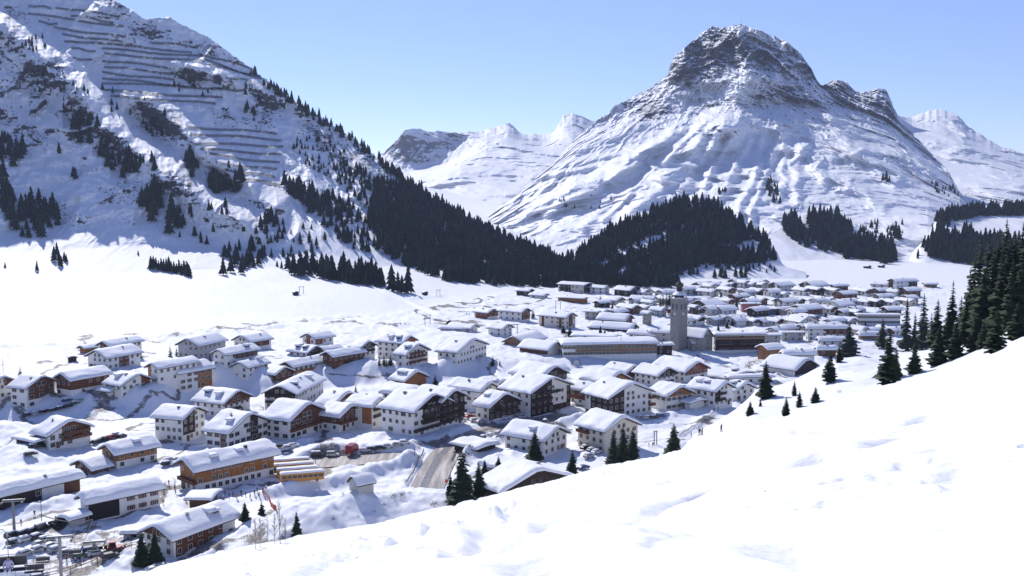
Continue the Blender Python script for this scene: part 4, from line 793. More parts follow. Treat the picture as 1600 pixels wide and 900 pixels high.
# ------------------------------------------------------------------ church
def church():
    N = hit(1060, 546, B_val); s = (N.y * CP + (H - N.z) * SP) / F; yaw = R(36)
    r = empty("church_tower", N, yaw, "tall grey stone church tower with dark onion cap above the village roofs", "church tower")
    w = 18.6 * s; h = 79 * s
    b = MB(); b.box(-w / 2, w / 2, -w / 2, w / 2, -3, h); b.build("tower_shaft", mat("tower_stone", (0.22, 0.21, 0.205), 0.9, 0.2, 0.8, bump=0.1), r)
    e = MB(); e.box(-w / 2 - .4, w / 2 + .4, -w / 2 - .4, w / 2 + .4, h, h + .5); e.build("cornice", M_stone, r)
    for k in range(4):
        a = k * math.pi / 2
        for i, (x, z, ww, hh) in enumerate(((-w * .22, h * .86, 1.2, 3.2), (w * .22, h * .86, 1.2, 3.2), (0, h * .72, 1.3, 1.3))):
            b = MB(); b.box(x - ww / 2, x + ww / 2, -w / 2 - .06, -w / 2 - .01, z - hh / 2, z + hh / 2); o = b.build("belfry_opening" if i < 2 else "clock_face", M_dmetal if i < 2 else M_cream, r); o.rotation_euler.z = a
    def lathe(prof, name, m, n=16, par=r):
        V = []; Fs = []
        for (q, z) in prof: V += [(q * math.cos(2 * math.pi * k / n), q * math.sin(2 * math.pi * k / n), z) for k in range(n)]
        for i in range(len(prof) - 1):
            for k in range(n): Fs.append((i * n + k, i * n + (k + 1) % n, (i + 1) * n + (k + 1) % n, (i + 1) * n + k))
        Fs.append(tuple(range(n))[::-1]); Fs.append(tuple(range((len(prof) - 1) * n, len(prof) * n))); return mk(name, V, Fs, m, par, smooth=True)
    u = s
    lathe([(w * .42, h + .5), (w * .42, h + 7 * u)], "belfry_drum", M_d, 8)
    lathe([(w * .62, h + 7 * u), (w * .60, h + 7.6 * u), (w * .42, h + 10 * u), (w * .25, h + 12.5 * u), (.1, h + 13 * u)], "skirt_snow", M_snow, 8)
    lathe([(w * .24, h + 12 * u), (w * .24, h + 19 * u)], "lantern_drum", M_d, 8)
    lathe([(w * .28, h + 19 * u), (w * .38, h + 21 * u), (w * .3, h + 24 * u), (w * .1, h + 27 * u), (.12, h + 31 * u), (.05, h + 33 * u)], "onion_cap", mat("dark_shingle", (0.05, 0.045, 0.045), .7), 12)
    lathe([(w * .45, h + .5), (w * .62, h + .52), (w * .6, h + .9), (w * .45, h + 1.2)], "ledge_snow", M_snow, 4).rotation_euler.z = R(45)
church()
h_(1097, 549, 30, 16, 34, 21, 'R', "stone church nave with steep snow roof joined to the tower", 'church', 'church_nave', wall='s', win='n', pitch=44, T=.6, near=1, over=.5, fs=1, ss=2, chim=0)
h_(1082, 549, 10, 22, 66, 12, 'L', "low stone sacristy with small window in front of the church nave", 'sacristy', 'sacristy', wall='s', win='n', pitch=25, T=.6, near=1, over=.4, chim=0)

# ------------------------------------------------------------------ conifers
def conifer(h, w, lv, nb, seed, fr=3, droop=0.35):
    """whorls of drooping, ragged branch fans; returns verts, faces"""
    rg = random.Random(seed); V = []; Fs = []
    z0 = h * 0.07
    for i in range(lv):
        t = i / (lv - 1); z = z0 + (h * 0.97 - z0) * t ** 0.95; r = w / 2 * ((1 - t) ** 0.85 * 0.97 + 0.03) * rg.uniform(0.8, 1.12)
        if t < 0.12: r *= 0.7 + 2.2 * t
        n = max(4, int(nb * (1 - t * 0.55))); ph = rg.random() * 6.3
        for k in range(n):
            a = ph + 2 * math.pi * k / n + rg.uniform(-.25, .25); L = r * rg.uniform(.38, 1.3); zz = z + rg.uniform(-.3, .3) * h / lv
            ca, sa = math.cos(a), math.sin(a); wd = L * rg.uniform(.30, .46) + 0.06 * w; dr = droop * rg.uniform(.6, 1.3)
            P0 = (0, 0); 
            pts = []
            for j in range(fr + 1):
                u = j / fr; rad = L * (0.05 + .95 * u); zc = zz - dr * L * (u ** 1.5) + 0.10 * L * u * u * u
                wj = wd * (0.25 + 1.1 * math.sin(min(1, u * 1.25 + .05) * math.pi * .62)) * (1 if j < fr else .35) * rg.uniform(.7, 1.2)
                pts.append((rad, zc, wj))
            b = len(V)
            for (rad, zc, wj) in pts:
                sag = wj * 0.35
                V += [(rad * ca - wj * sa, rad * sa + wj * ca, zc - sag), (rad * ca, rad * sa, zc + 0.02 * h / lv), (rad * ca + wj * sa, rad * sa - wj * ca, zc - sag)]
            for j in range(fr):
                q = b + 3 * j; Fs += [(q, q + 1, q + 4, q + 3), (q + 1, q + 2, q + 5, q + 4)]
    b = len(V); V += [(.03 * w, 0, h * .9), (-.015 * w, .026 * w, h * .9), (-.015 * w, -.026 * w, h * .9), (0, 0, h)]; Fs += [(b, b + 1, b + 3), (b + 1, b + 2, b + 3), (b + 2, b, b + 3)]
    return V, Fs
def cone_tree(seed, layers=5, n=7):
    """unit-height conifer for far slopes: jagged skirts"""
    rg = random.Random(seed); V = []; Fs = []
    for i in range(layers):
        t = i / layers; z0 = 0.04 + 0.9 * t + rg.uniform(-.02, .02); z1 = min(1.0, z0 + 0.42 * (1 - t * .45)); r = 0.175 * (1 - t) ** .8 + .02; b = len(V); m = n if i < 3 else 5
        for k in range(m * 2):
            a = math.pi * k / m + i; q = r * (rg.uniform(.9, 1.25) if k % 2 else rg.uniform(.45, .65)); V.append((q * math.cos(a), q * math.sin(a), z0 + (0 if k % 2 else .05) + rg.uniform(-.02, .02)))
        V.append((rg.uniform(-.01, .01), rg.uniform(-.01, .01), z1)); Fs += [(b + k, b + (k + 1) % (2 * m), b + 2 * m) for k in range(2 * m)]
    return V, Fs
def mesh_only(name, V, Fs, m, smooth=False):
    o = mk(name, V, Fs, m, smooth=smooth); me = o.data; bpy.data.objects.remove(o); return me
def trunk_mesh(h, r):
    b = MB(); b.bar((0, 0, -0.6), (0, 0, h * .5), r, n=7, r2=r * .6); b.bar((0, 0, h * .5), (0, 0, h * .93), r * .6, n=6, r2=.03 * r); o = b.build("trunk", M_bark); me = o.data; bpy.data.objects.remove(o); return me
# unit-height prototypes (scaled per tree)
PN = [mesh_only("crown", *conifer(1, w, 25, 10, s, 3), M_needle) for s, w in ((1, .36), (2, .44), (3, .32))]
PM = [mesh_only("crown", *conifer(1, w, 15, 8, s + 10, 2), M_needle) for s, w in ((1, .34), (2, .40), (3, .30))]
PF = [mesh_only("crown", *cone_tree(s), M_needlef) for s in range(4)]
TR = trunk_mesh(1, .022)
def tree(px, py, hp, label, group=None, lod='N', w=1.0, surf=None, N=None, name="spruce"):
    N = N or hit(px, py, surf)
    if N is None: return
    h = hp * (N.y * CP + (H - N.z) * SP) / F
    e = empty(name, N - Vector((0, 0, .15)), random.uniform(0, 6.28), label, "tree", group)
    src = dict(N=PN, M=PM, F=PF)[lod]
    k = random.randrange(len(src)); put("trunk", TR, e, (0, 0, 0), 0, (h, h, h)); put("crown", src[k], e, (0, 0, 0), 0, (h * w, h * w, h))
    return e
SP_ = "spruces among the village houses"
for a in [(1052, 712, 54, "spruce standing alone by the two strollers at the slope foot", 1.25), (958, 728, 62, "left of the three dark spruces beside the cream house", .95), (973, 726, 68, "tallest middle one of the three dark spruces beside the cream house", 1.0), (988, 722, 58, "right of the three dark spruces beside the cream house", 1.15),
          (894, 746, 46, "bushy spruce left below the cream house and right of the dark chalet", 1.25), (835, 720, 50, "slim spruce in front of the white house with five gable windows", 1.3), (722, 793, 96, "tallest ragged spruce beside the lower end of the main road", 1.15), (704, 778, 40, "short spruce at the left foot of the ragged roadside spruce", 1.2),
          (748, 776, 58, "spruce between the roadside spruce and the dark chalet", 1.2), (757, 748, 32, "small spruce behind the dark chalet, left one", 1.2), (779, 742, 32, "small spruce behind the dark chalet, right one", 1.4), (464, 848, 52, "slender spruce right of the bare birches", 1.1),
          (383, 814, 32, "spruce in front of the orange-brown hotel terrace, left one", 1.3), (409, 806, 26, "spruce in front of the orange-brown hotel terrace, right one", 1.4), (222, 884, 58, "left of the two spruces against the white gable at the bottom", 1.2), (242, 880, 54, "right of the two spruces against the white gable at the bottom", 1.2),
          (32, 589, 17, "lone small spruce on the meadow behind the left houses", 1.6), (266, 556, 18, "left of the three spruces beside the shaded grey house", 1.3), (276, 556, 16, "middle of the three spruces beside the shaded grey house", 1.3), (286, 558, 12, "right of the three spruces beside the shaded grey house", 1.5), (328, 566, 15, "spruce before the long wall of the shaded grey house", 1.5),
          (593, 571, 19, "first from the left of the four spruces by the tall white house", 1.1), (600, 572, 22, "second from the left of the four spruces by the tall white house", 1), (604, 573, 18, "third from the left of the four spruces by the tall white house", 1), (610, 571, 20, "rightmost of the four spruces by the tall white house", 1.1),
          (680, 603, 20, "dark pointed spruce at the foot of the snow bank hollow", 1.2), (770, 572, 19, "spruce at the right corner of the broad white guest house", 1.2), (781, 571, 11, "small spruce right of the broad white guest house", 1.2), (538, 618, 13, "tiny spruce left behind the narrow panelled house", 1.3), (556, 612, 13, "tiny spruce right behind the narrow panelled house", 1.2),
          (833, 497, 16, "slim spruce between the two apartment houses on the meadow rise", 1), (938, 474, 14, "spruce behind the grey flat block", 1.2), (829, 602, 14, "little spruce on the roofs side of the half-timber hotel", 1.2), (968, 598, 14, "little dark spruce among the snow-roofed chalets below the hall", 1),
          (880, 520, 14, "bushy tree before the cream apartment house, left one", 1.6), (890, 524, 16, "bushy tree before the cream apartment house, right one", 1.5)]:
    tree(a[0], a[1], a[2], a[3], SP_, 'N' if a[2] > 30 else 'M', a[4] * 1.25, B_val)
for i, (x, y, h) in enumerate([(1036, 478, 22), (1041, 480, 26), (1046, 478, 24), (1050, 476, 20), (1032, 480, 18)]): tree(x, y, h, "dark spruce in the clump left behind the church tower", "spruces behind the church tower", 'M', 1.3, B_val)
SS = "spruces on the slope to the right"
for a in [(1196, 622, 62, "tall spruce standing apart at the left foot of the side slope", 1.2), (1172, 648, 24, "thin young spruce lowest on the side slope", 1.3), (1188, 635, 14, "tiny young spruce under the tall apart spruce", 1.2), (1228, 650, 34, "young spruce leaning left in the row of three on the slope", 1.3), (1241, 618, 26, "pale young spruce above the row of three", 1.1), (1249, 636, 28, "middle young spruce in the row of three on the slope", 1.3), (1274, 628, 26, "right young spruce in the row of three on the slope", 1.3),
          (1296, 597, 50, "broad dark spruce at the brow of the side slope", 1.5), (1326, 556, 54, "spruce with pointed top behind the broad dark spruce", 1.3), (1311, 566, 30, "low spruce between the broad and the pointed spruce", 1.4), (1378, 543, 48, "spruce left of the dense right-hand stand", 1.2), (1388, 600, 88, "lopsided tall spruce in front of the dense stand", .95), (1399, 590, 50, "short spruce leaning on the lopsided tall spruce", 1.1),
          (1428, 582, 50, "bare-footed spruce between the lopsided spruce and the pair", 1.1), (1466, 569, 62, "left of the pair of wide spruces under the dense stand", 1.2), (1492, 560, 66, "right of the pair of wide spruces under the dense stand", 1.0), (1521, 548, 50, "small spruce right of the wide pair", 1.1), (1536, 543, 44, "smallest spruce on the near crest right of the wide pair", 1.1), (1556, 550, 70, "spruce on the near crest below the tallest spruces", 1.1), (1588, 530, 60, "rightmost spruce on the near crest", 1.3)]:
    tree(a[0], a[1], a[2], a[3], SS, 'N', a[4] * 1.12)
STAND = [(1415, 548, 86, .9), (1428, 548, 62, .9), (1441, 546, 90, 1), (1454, 544, 58, 1), (1486, 535, 100, 1), (1500, 530, 70, 1), (1512, 528, 112, 1), (1527, 524, 160, .9), (1540, 520, 150, 1), (1554, 516, 152, 1), (1566, 512, 174, .95), (1580, 508, 150, 1), (1592, 504, 160, 1), (1606, 500, 170, 1), (1622, 495, 165, 1), (1534, 530, 120, 1), (1560, 522, 130, 1.1), (1596, 512, 140, 1.1), (1578, 520, 120, 1.1), (1480, 545, 70, 1.1), (1507, 540, 80, 1.1), (1463, 543, 78, 1.1), (1519, 527, 136, 1.1), (1548, 520, 140, 1.2), (1572, 512, 148, 1.2), (1588, 506, 130, 1.2)]
for i, (x, y, h, w) in enumerate(sorted(STAND)):
    k = "first second third fourth fifth sixth seventh eighth ninth tenth eleventh twelfth thirteenth fourteenth fifteenth sixteenth seventeenth eighteenth nineteenth twentieth".split(); n = len(STAND)
    l = f"{k[i]} spruce from the left" if i < 15 else f"{k[n - 1 - i]} spruce from the right"
    tree(x, y, h, l + " in the dense tall stand at the right edge", "dense spruce stand at the right edge", 'N', w * .88)

# --- trees on the mountains
CAND = []   # (px, py, height px, region)
rt = random.Random(11)
def scat(cx, cy, rx, ry, n, h, reg, slope=0):
    for _ in range(n):
        a = rt.random() * 6.28; q = math.sqrt(rt.random()); dx = q * math.cos(a) * rx; dy = q * math.sin(a) * ry + slope * dx
        CAND.append((cx + dx, cy + dy, h * rt.uniform(.65, 1.25), reg))
def fill(poly, n, h, reg, holes=(), htop=None):
    xs = [p[0] for p in poly]; ys = [p[1] for p in poly]; c = 0; y0, y1 = min(ys), max(ys)
    while c < n:
        x, y = rt.uniform(min(xs), max(xs)), rt.uniform(y0, y1)
        if not inpoly(np.array([x]), np.array([y]), poly)[0]: continue
        if any(inpoly(np.array([x]), np.array([y]), q)[0] and rt.random() < .93 for q in holes): c += 1; continue
        hh = h if htop is None else htop + (h - htop) * (y - y0) / (y1 - y0)
        CAND.append((x, y, hh * rt.uniform(.7, 1.25), reg)); c += 1
LM = 'on the left mountain'
for a in [(16, 238, 20, 24, 22, 26), (4, 300, 9, 40, 8, 28), (52, 345, 40, 28, 46, 28), (92, 408, 13, 14, 8, 22), (20, 315, 16, 14, 8, 26), (135, 205, 24, 22, 22, 22), (90, 243, 4, 4, 2, 20), (116, 278, 3, 3, 1, 20), (168, 235, 12, 18, 14, 22), (190, 262, 26, 20, 20, 22), (237, 325, 15, 22, 16, 30), (271, 355, 9, 16, 5, 36), (300, 255, 9, 24, 14, 22), (225, 262, 18, 14, 14, 20),
          (352, 290, 28, 16, 44, 26), (382, 405, 36, 16, 28, 22), (420, 352, 13, 18, 9, 22), (480, 310, 40, 12, 44, 24), (540, 350, 60, 34, 110, 18), (395, 165, 22, 30, 16, 12), (510, 250, 60, 30, 70, 10), (560, 290, 40, 26, 60, 14), (57, 70, 24, 12, 14, 10), (75, 130, 30, 25, 18, 11), (243, 195, 20, 22, 18, 14), (330, 352, 60, 34, 24, 18), (150, 160, 80, 30, 20, 11), (300, 140, 30, 14, 10, 10), (450, 380, 60, 30, 40, 13), (620, 330, 40, 30, 60, 18)]:
    scat(*a, LM, slope=.5 if a[0] in (480, 510, 560, 540) else 0)
for i in range(16): CAND.append((236 + i * 4, 420 + i * .7, rt.uniform(16, 26), LM))
for x, y, h in [(58, 424, 18), (8, 418, 10), (349, 430, 30), (361, 426, 30), (377, 428, 26), (294, 433, 24), (216, 398, 8), (118, 280, 20), (638, 458, 46), (612, 455, 44), (622, 457, 34), (628, 458, 30), (440, 420, 14), (433, 416, 10)]: CAND.append((x, y, h, LM))
fill([(448, 420), (500, 424), (560, 432), (600, 442), (598, 452), (560, 446), (500, 436), (448, 430)], 74, 32, LM)
for i in range(150):
    u = rt.random() ** 1.2; x = 390 + 240 * (1 - u) ; CAND.append((x, float(np.interp(x, [p[0] for p in sil_l], [p[1] for p in sil_l])) + rt.uniform(1, 14), rt.uniform(8, 16), LM))
LF = 'left'
fill([(585, 290), (615, 285), (645, 302), (700, 332), (760, 362), (830, 392), (880, 416), (910, 432), (925, 446), (830, 450), (760, 446), (700, 440), (650, 424), (600, 398), (575, 345)], 1500, 24, LF, htop=15)
fill([(850, 440), (1060, 440), (1060, 449), (850, 449)], 260, 18, LF)
fill([(600, 262), (640, 288), (740, 352), (850, 402), (900, 424), (905, 432), (850, 412), (740, 366), (640, 305)], 300, 17, LF)
KN = 'knoll'
fill([(862, 442), (880, 412), (900, 398), (950, 366), (1000, 345), (1040, 327), (1075, 315), (1110, 320), (1150, 347), (1205, 384), (1214, 408), (1160, 415), (1100, 412), (1070, 425), (1000, 442), (940, 445)], 1700, 19, KN,
     holes=[[(925, 418), (985, 384), (1045, 362), (1050, 378), (990, 402), (940, 424)], [(1068, 322), (1092, 330), (1080, 338), (1066, 332)], [(1120, 384), (1180, 376), (1190, 392), (1150, 398)], [(960, 425), (975, 420), (980, 436), (962, 438)]])
scat(1120, 425, 60, 14, 26, 17, KN); scat(1160, 408, 50, 10, 20, 14, KN)
RM = 'moraine'
fill([(1222, 350), (1240, 342), (1262, 372), (1262, 388), (1245, 380), (1228, 366)], 90, 19, RM); fill([(1262, 340), (1310, 338), (1330, 362), (1320, 395), (1290, 395), (1268, 385)], 150, 20, RM); fill([(1300, 375), (1400, 388), (1400, 412), (1320, 405)], 170, 20, RM)
scat(1350, 370, 50, 18, 40, 12, RM); scat(1208, 300, 12, 16, 26, 11, RM, 1.1); scat(1403, 372, 5, 4, 3, 22, RM); scat(1385, 404, 14, 10, 20, 22, RM); scat(1130, 300, 8, 8, 6, 10, RM); scat(1385, 283, 6, 5, 4, 12, RM); scat(1180, 420, 40, 8, 10, 9, RM); scat(930, 320, 60, 22, 12, 8, RM); scat(1480, 300, 30, 8, 24, 8, RM, .3); scat(1390, 360, 30, 16, 22, 9, RM)
RF = 'right'
fill([(1462, 345), (1480, 336), (1530, 331), (1620, 328), (1700, 328), (1700, 338), (1600, 338), (1530, 338), (1470, 352)], 420, 17, RF, )
fill([(1452, 402), (1456, 368), (1480, 374), (1540, 380), (1620, 386), (1700, 390), (1700, 420), (1560, 418), (1510, 415)], 900, 22, RF)
scat(1448, 388, 6, 8, 8, 16, RF); scat(1436, 402, 3, 3, 2, 14, RF); scat(1512, 362, 8, 6, 5, 14, RF); scat(1470, 352, 16, 5, 12, 10, RF)
hs = []
for (x, y, h, reg) in CAND:
    N = hit(x, y)
    if N is None or N.y < 500: continue
    if reg == LM and N.y > 1800: continue
    hs.append((h, N, reg, x, y))
order = sorted(range(len(hs)), key=lambda i: -(hs[i][0] + (8 if hs[i][2] == LM and hs[i][0] > 16 else 0)))
ind = set(order[:210])
labs = {LM: ("dark spruce scattered on the snowy left mountain side", "spruces scattered on the left mountain"), LF: ("tall spruce sticking out of the dense forest under the left ridge", "tallest spruces of the left forest"), KN: ("spruce standing out of the knoll forest below the great peak", "tallest spruces of the knoll forest"), RM: ("spruce on the ridge right of the forest knoll", "spruces on the ridge right of the knoll"), RF: ("tall spruce in the wood on the right-hand hill", "tallest spruces of the right-hand wood")}
bulk = {}
for i, (h, N, reg, x, y) in enumerate(hs):
    if i in ind:
        lb, gr = labs[reg]
        if reg == LM:
            q = ("at the far left edge" if x < 50 else "in the left bunches" if x < 130 else "left of the barrier rows" if x < 225 else "under the barrier rows" if x < 345 else "right under the barrier rows" if x < 445 else "left of the dense forest" if x < 530 else "against the dense forest" if x < 605 else "in front of the dense forest"); v = "high up" if y < 230 else "halfway up" if y < 330 else "low down" if y < 398 else "at the foot"
            lb = f"dark spruce {q}, {v} on the left mountain"; gr = f"spruces {q}, {v} on the left mountain"
        tree(x, y, h, lb, gr, 'F', 1.25 if reg in (LM, RM) else 1.2, N=N)
    else: bulk.setdefault(reg, []).append((h * (N.y * CP + (H - N.z) * SP) / F, N))
for reg, nm, lb in ((LM, "sparse_wood", "thin scatter of small dark spruces all over the left mountain"), (LF, "forest", "dense dark spruce forest running down the left ridge to the village"), (KN, "forest", "dense spruce forest covering the knoll below the great peak"), (RM, "forest", "patchy spruce wood right of the forest knoll"), (RF, "forest", "two dark bands of spruce forest on the right-hand hill")):
    V = []; Fs = []; prot = [(np.array([tuple(v.co) for v in m.vertices]), [tuple(p.vertices) for p in m.polygons]) for m in PF]
    n = 0
    for (h, N) in bulk.get(reg, []):
        p, f = prot[rt.randrange(4)]; a = rt.random() * 6.28; c, s = math.cos(a), math.sin(a); w = h * rt.uniform(1.05, 1.45)
        q = np.stack([(p[:, 0] * c - p[:, 1] * s) * w + N.x, (p[:, 0] * s + p[:, 1] * c) * w + N.y, p[:, 2] * h + N.z - .3], 1); V.append(q); Fs += [tuple(k + n for k in t) for t in f]; n += len(p)
    if not V: continue
    o = mk(nm, np.concatenate(V).tolist(), Fs, M_needlef); o["kind"] = "stuff"; tag(o, lb, "forest")
    print(reg, len(bulk[reg]))

# ------------------------------------------------------------------ avalanche barriers
BR = [(87, 13, 187, 27), (110, 25, 177, 37), (43, 23, 193, 43), (83, 45, 197, 60), (97, 55, 207, 70), (100, 65, 300, 83), (233, 67, 307, 75), (160, 78, 317, 90), (163, 86, 320, 98), (110, 77, 150, 82), (160, 96, 273, 108), (163, 106, 277, 117), (160, 115, 273, 127), (160, 123, 273, 135), (160, 131, 360, 141), (163, 143, 347, 155), (173, 152, 337, 164),
      (310, 85, 400, 110), (320, 95, 433, 133), (327, 103, 417, 123), (353, 123, 393, 128), (293, 200, 433, 210), (297, 211, 440, 220), (303, 226, 443, 230), (313, 235, 440, 243), (327, 243, 437, 257), (337, 257, 433, 267), (350, 267, 430, 278), (367, 280, 437, 290), (330, 140, 385, 143), (45, 10, 80, 14), (60, 36, 90, 40), (115, 93, 150, 97)]
Mbar = mat("barrier_steel", (0.035, 0.03, 0.028), .8)
UPB = sorted([q for q in BR if q[1] < 170], key=lambda q: (q[1] + q[3])); LOB = sorted([q for q in BR if q[1] >= 170], key=lambda q: (q[1] + q[3]))
KW = "first second third fourth fifth sixth seventh eighth ninth tenth eleventh twelfth thirteenth fourteenth fifteenth sixteenth seventeenth eighteenth nineteenth twentieth".split()
for blk, nm in ((UPB, "upper"), (LOB, "lower")):
  for i, (x0, y0, x1, y1) in enumerate(blk):
    n = int((x1 - x0) / 3.0); rb = random.Random(i); runs = [[]]
    for k in range(n + 1):
        u = k / n; x = x0 + (x1 - x0) * u; y = y0 + (y1 - y0) * u + 1.2 * math.sin(u * 7 + i) + rb.uniform(-.3, .3); N = hit(x, y, B_all)
        if N is None or (runs[-1] and (N - runs[-1][-1]).length > 16): runs.append([])
        if N is not None: runs[-1].append(N)
    runs = [q for q in runs if len(q) > 3]; kk = f"{KW[i]} from the top" if i < 14 or nm == "lower" else f"{KW[len(blk) - 1 - i]} from the bottom"
    for ri, q in enumerate(runs):
        b = MB(); O = q[0]
        for A, B in zip(q[:-1], q[1:]):
            for z in (0.5, 1.25, 2.0, 2.75): b.bar(A - O + Vector((0, -.15 * z, z)), B - O + Vector((0, -.15 * z, z)), .27, n=4)
            b.bar(B - O + Vector((0, -.6, -1)), B - O + Vector((0, -.5, 3.2)), .12, n=4)
        side = "" if len(runs) == 1 else (" left end" if ri == 0 else " right end" if ri == len(runs) - 1 else " middle part")
        tag(b.build("avalanche_barrier", Mbar, loc=O), f"dark snow barrier row, {kk} in the {nm} block on the left mountain{side}", "snow barrier", "avalanche barrier rows on the left mountain")

# ------------------------------------------------------------------ vehicles
PAINT = {n: mat("paint_" + n, c, .3, spec=.5) for n, c in dict(black=(.015, .015, .018), silver=(.35, .36, .38), blue=(.03, .06, .16), red=(.28, .02, .02), green=(.03, .07, .05), white=(.65, .65, .65), yellow=(.50, .22, .03)).items()}
M_tyre = mat("tyre", (.02, .02, .02), .9); M_light = mat("lamp_glass", (.6, .55, .5), .3); M_tail = mat("tail_lamp", (.35, .02, .02), .3)
def wheel_me():
    b = MB(); b.bar((0, -.11, 0), (0, .11, 0), .33, n=14); b.bar((0, -.12, 0), (0, -.115, 0), .2, 1, n=10); o = b.build("wheel", [M_tyre, M_metal]); me = o.data; bpy.data.objects.remove(o); return me
WH = wheel_me()
def car_bodies(col, van=False):
    L = 2.2; b = MB(); zt = 1.9 if van else 1.45
    prof = [(-L, .35), (L, .35), (L, .75), (L - .15, .92), (1.25, 1.0), (.65, zt - .02), (-1.5 if not van else -2.0, zt), (-L + .05, 1.0), (-L, .8)]
    n = len(prof); V = []; 
    for y, s in ((-.85, 1), (.85, 1)): V += [(x, y * (1 if z < 1.05 else .84), z) for x, z in prof]
    b.add(V, [tuple(range(n))[::-1], tuple(range(n, 2 * n))] + [(i, (i + 1) % n, n + (i + 1) % n, n + i) for i in range(n)][::1], 0)
    o = b.build("car_body", PAINT[col]); body = o.data; bpy.data.objects.remove(o)
    g = MB(); xr = -1.4 if not van else -1.85
    for s in (-1, 1): g.add([(1.1, s * .862, 1.06), (.62, s * .735, zt - .1), (xr, s * .735, zt - .1), (xr - .3, s * .862, 1.06)], [(0, 1, 2, 3) if s < 0 else (3, 2, 1, 0)])
    g.add([(1.27, -.74, 1.03), (.69, -.66, zt - .06), (.69, .66, zt - .06), (1.27, .74, 1.03)], [(3, 2, 1, 0)]); o = g.build("car_windows", M_glass); gl = o.data; bpy.data.objects.remove(o)
    V, Fs = snowcap(2.3 if not van else 3.2, 1.4, lambda x: 0 * x + zt, .25, 5, 10, 6); sn = mesh_only("roof_snow", [(v[0] - .5, v[1], v[2]) for v in V], Fs, M_snow, True)
    return body, gl, sn
LMP = MB(); LMP.box(-.02, .02, -.16, .16, -.09, .09); o = LMP.build("headlight", M_light); LMP = o.data; bpy.data.objects.remove(o)
CARS = {c: car_bodies(c) for c in ('black', 'silver', 'blue', 'red', 'green', 'white')}; VANS = {c: car_bodies(c, True) for c in ('black', 'blue', 'white')}
def car(px, py, rz, col, label, group, van=False, snow=True, small=False):
    N = hit(px, py, B_val)
    if N is None: return
    r = empty("parked_van" if van else "parked_car", N + Vector((0, 0, .05)), R(rz), label, "van" if van else "car", group); bd, gl, sn = (VANS if van else CARS)[col]
    put("body", bd, r, (0, 0, 0)); put("windows", gl, r, (0, 0, 0))
    if snow: put("roof_snow", sn, r, (0, 0, 0))
    if not small:
        for x in (-1.35, 1.35):
            for y in (-.78, .78): put("wheel", WH, r, (x, y, .33))
        for y in (-.6, .6): put("headlight", LMP, r, (2.21, y, .68))
    return r
cols = ['black', 'silver', 'blue', 'black', 'white', 'green', 'silver', 'black', 'white', 'red']
def carrow(pts, rz, where, group, snow=.7, small=True):
    rc = random.Random(len(where) * 7 + int(pts[0][0])); 
    for i, (x, y) in enumerate(sorted(pts)):
        c = rc.choice(cols); sn = rc.random() < snow
        car(x, y, rz + rc.uniform(-6, 6), c, f"{'snowy ' if sn else ''}{c} car, {KW[i]} from left, {where}", group, snow=sn, small=small)
car(496, 714, 10, 'black', "black snow-topped van at the left end of the gravel parking row", "vehicles along the gravel parking row", van=True)
car(520, 713, 10, 'silver', "silver minivan with bare roof second along the gravel parking row", "vehicles along the gravel parking row", van=True, snow=False) if 'silver' in VANS else car(520, 713, 10, 'white', "pale minivan second along the gravel parking row", "vehicles along the gravel parking row", van=True, snow=False)
carrow([(570, 706), (580, 704), (594, 702), (606, 700), (622, 697), (632, 694)], 12, "along the snow heap right of the red truck", "vehicles along the gravel parking row", .6, False)
carrow([(715, 648), (725, 652), (735, 653), (742, 659), (752, 661), (720, 658), (790, 655), (812, 650)], 30, "outside the corner hotel and small dark chalet", "cars by the road junction", .5, False)
carrow([(755, 686), (766, 683), (778, 680), (788, 676), (800, 672), (812, 669), (825, 666), (838, 664), (852, 661)], 70, "snowed in along the road curve", "cars along the road curve", .9)
carrow([(45, 650), (58, 648), (70, 645), (82, 643), (95, 640), (107, 637), (118, 632), (125, 628), (105, 628)], 60, "in the street below the upper left houses", "cars below the upper left houses", .8)
carrow([(150, 693), (158, 690), (166, 687), (174, 685), (182, 682), (190, 684)], 70, "beyond the brown balconied chalet", "cars beyond the balconied chalet", .6)
carrow([(48, 712), (54, 700), (266, 722), (276, 726), (262, 727), (283, 721)], 40, "between the left chalets", "cars between the left chalets", .6)
carrow([(440, 700), (450, 702), (458, 698), (448, 708)], 30, "below the glazed doors house", "cars below the glazed doors", .5)
carrow([(915, 702), (925, 706), (932, 709), (920, 715), (912, 733)], 40, "beside the cream house with the corner balcony", "cars beside the cream house", .7, False)
carrow([(605, 765), (700, 640), (1190, 572), (1172, 566), (1182, 560)], 40, "strung along side lanes", "cars on side lanes", .5) if False else None
carrow([(1002, 655), (1012, 655), (1022, 654), (1032, 652)], 20, "before the orange-gabled white house", "cars before the orange-gabled house", .9)
carrow([(20, 838), (36, 836), (24, 850), (40, 846), (58, 842), (64, 852), (72, 846), (60, 862), (78, 856), (88, 862), (52, 832), (40, 868)], 60, "in the lift station car park", "cars in the lift station car park", .92, False)
car(66, 828, 62, 'black', "dark blue-black van with white roof snow by the ramp", "cars in the lift station car park", van=True)
carrow([(140, 862), (150, 868), (162, 860), (125, 872), (104, 868), (172, 872), (182, 864)], 40, "in front of the cable hall", "cars in front of the cable hall", .6, False)
carrow([(60, 905), (242, 893), (252, 889)], 32, "on the fenced road at the very bottom", "cars on the bottom road", .2, False)
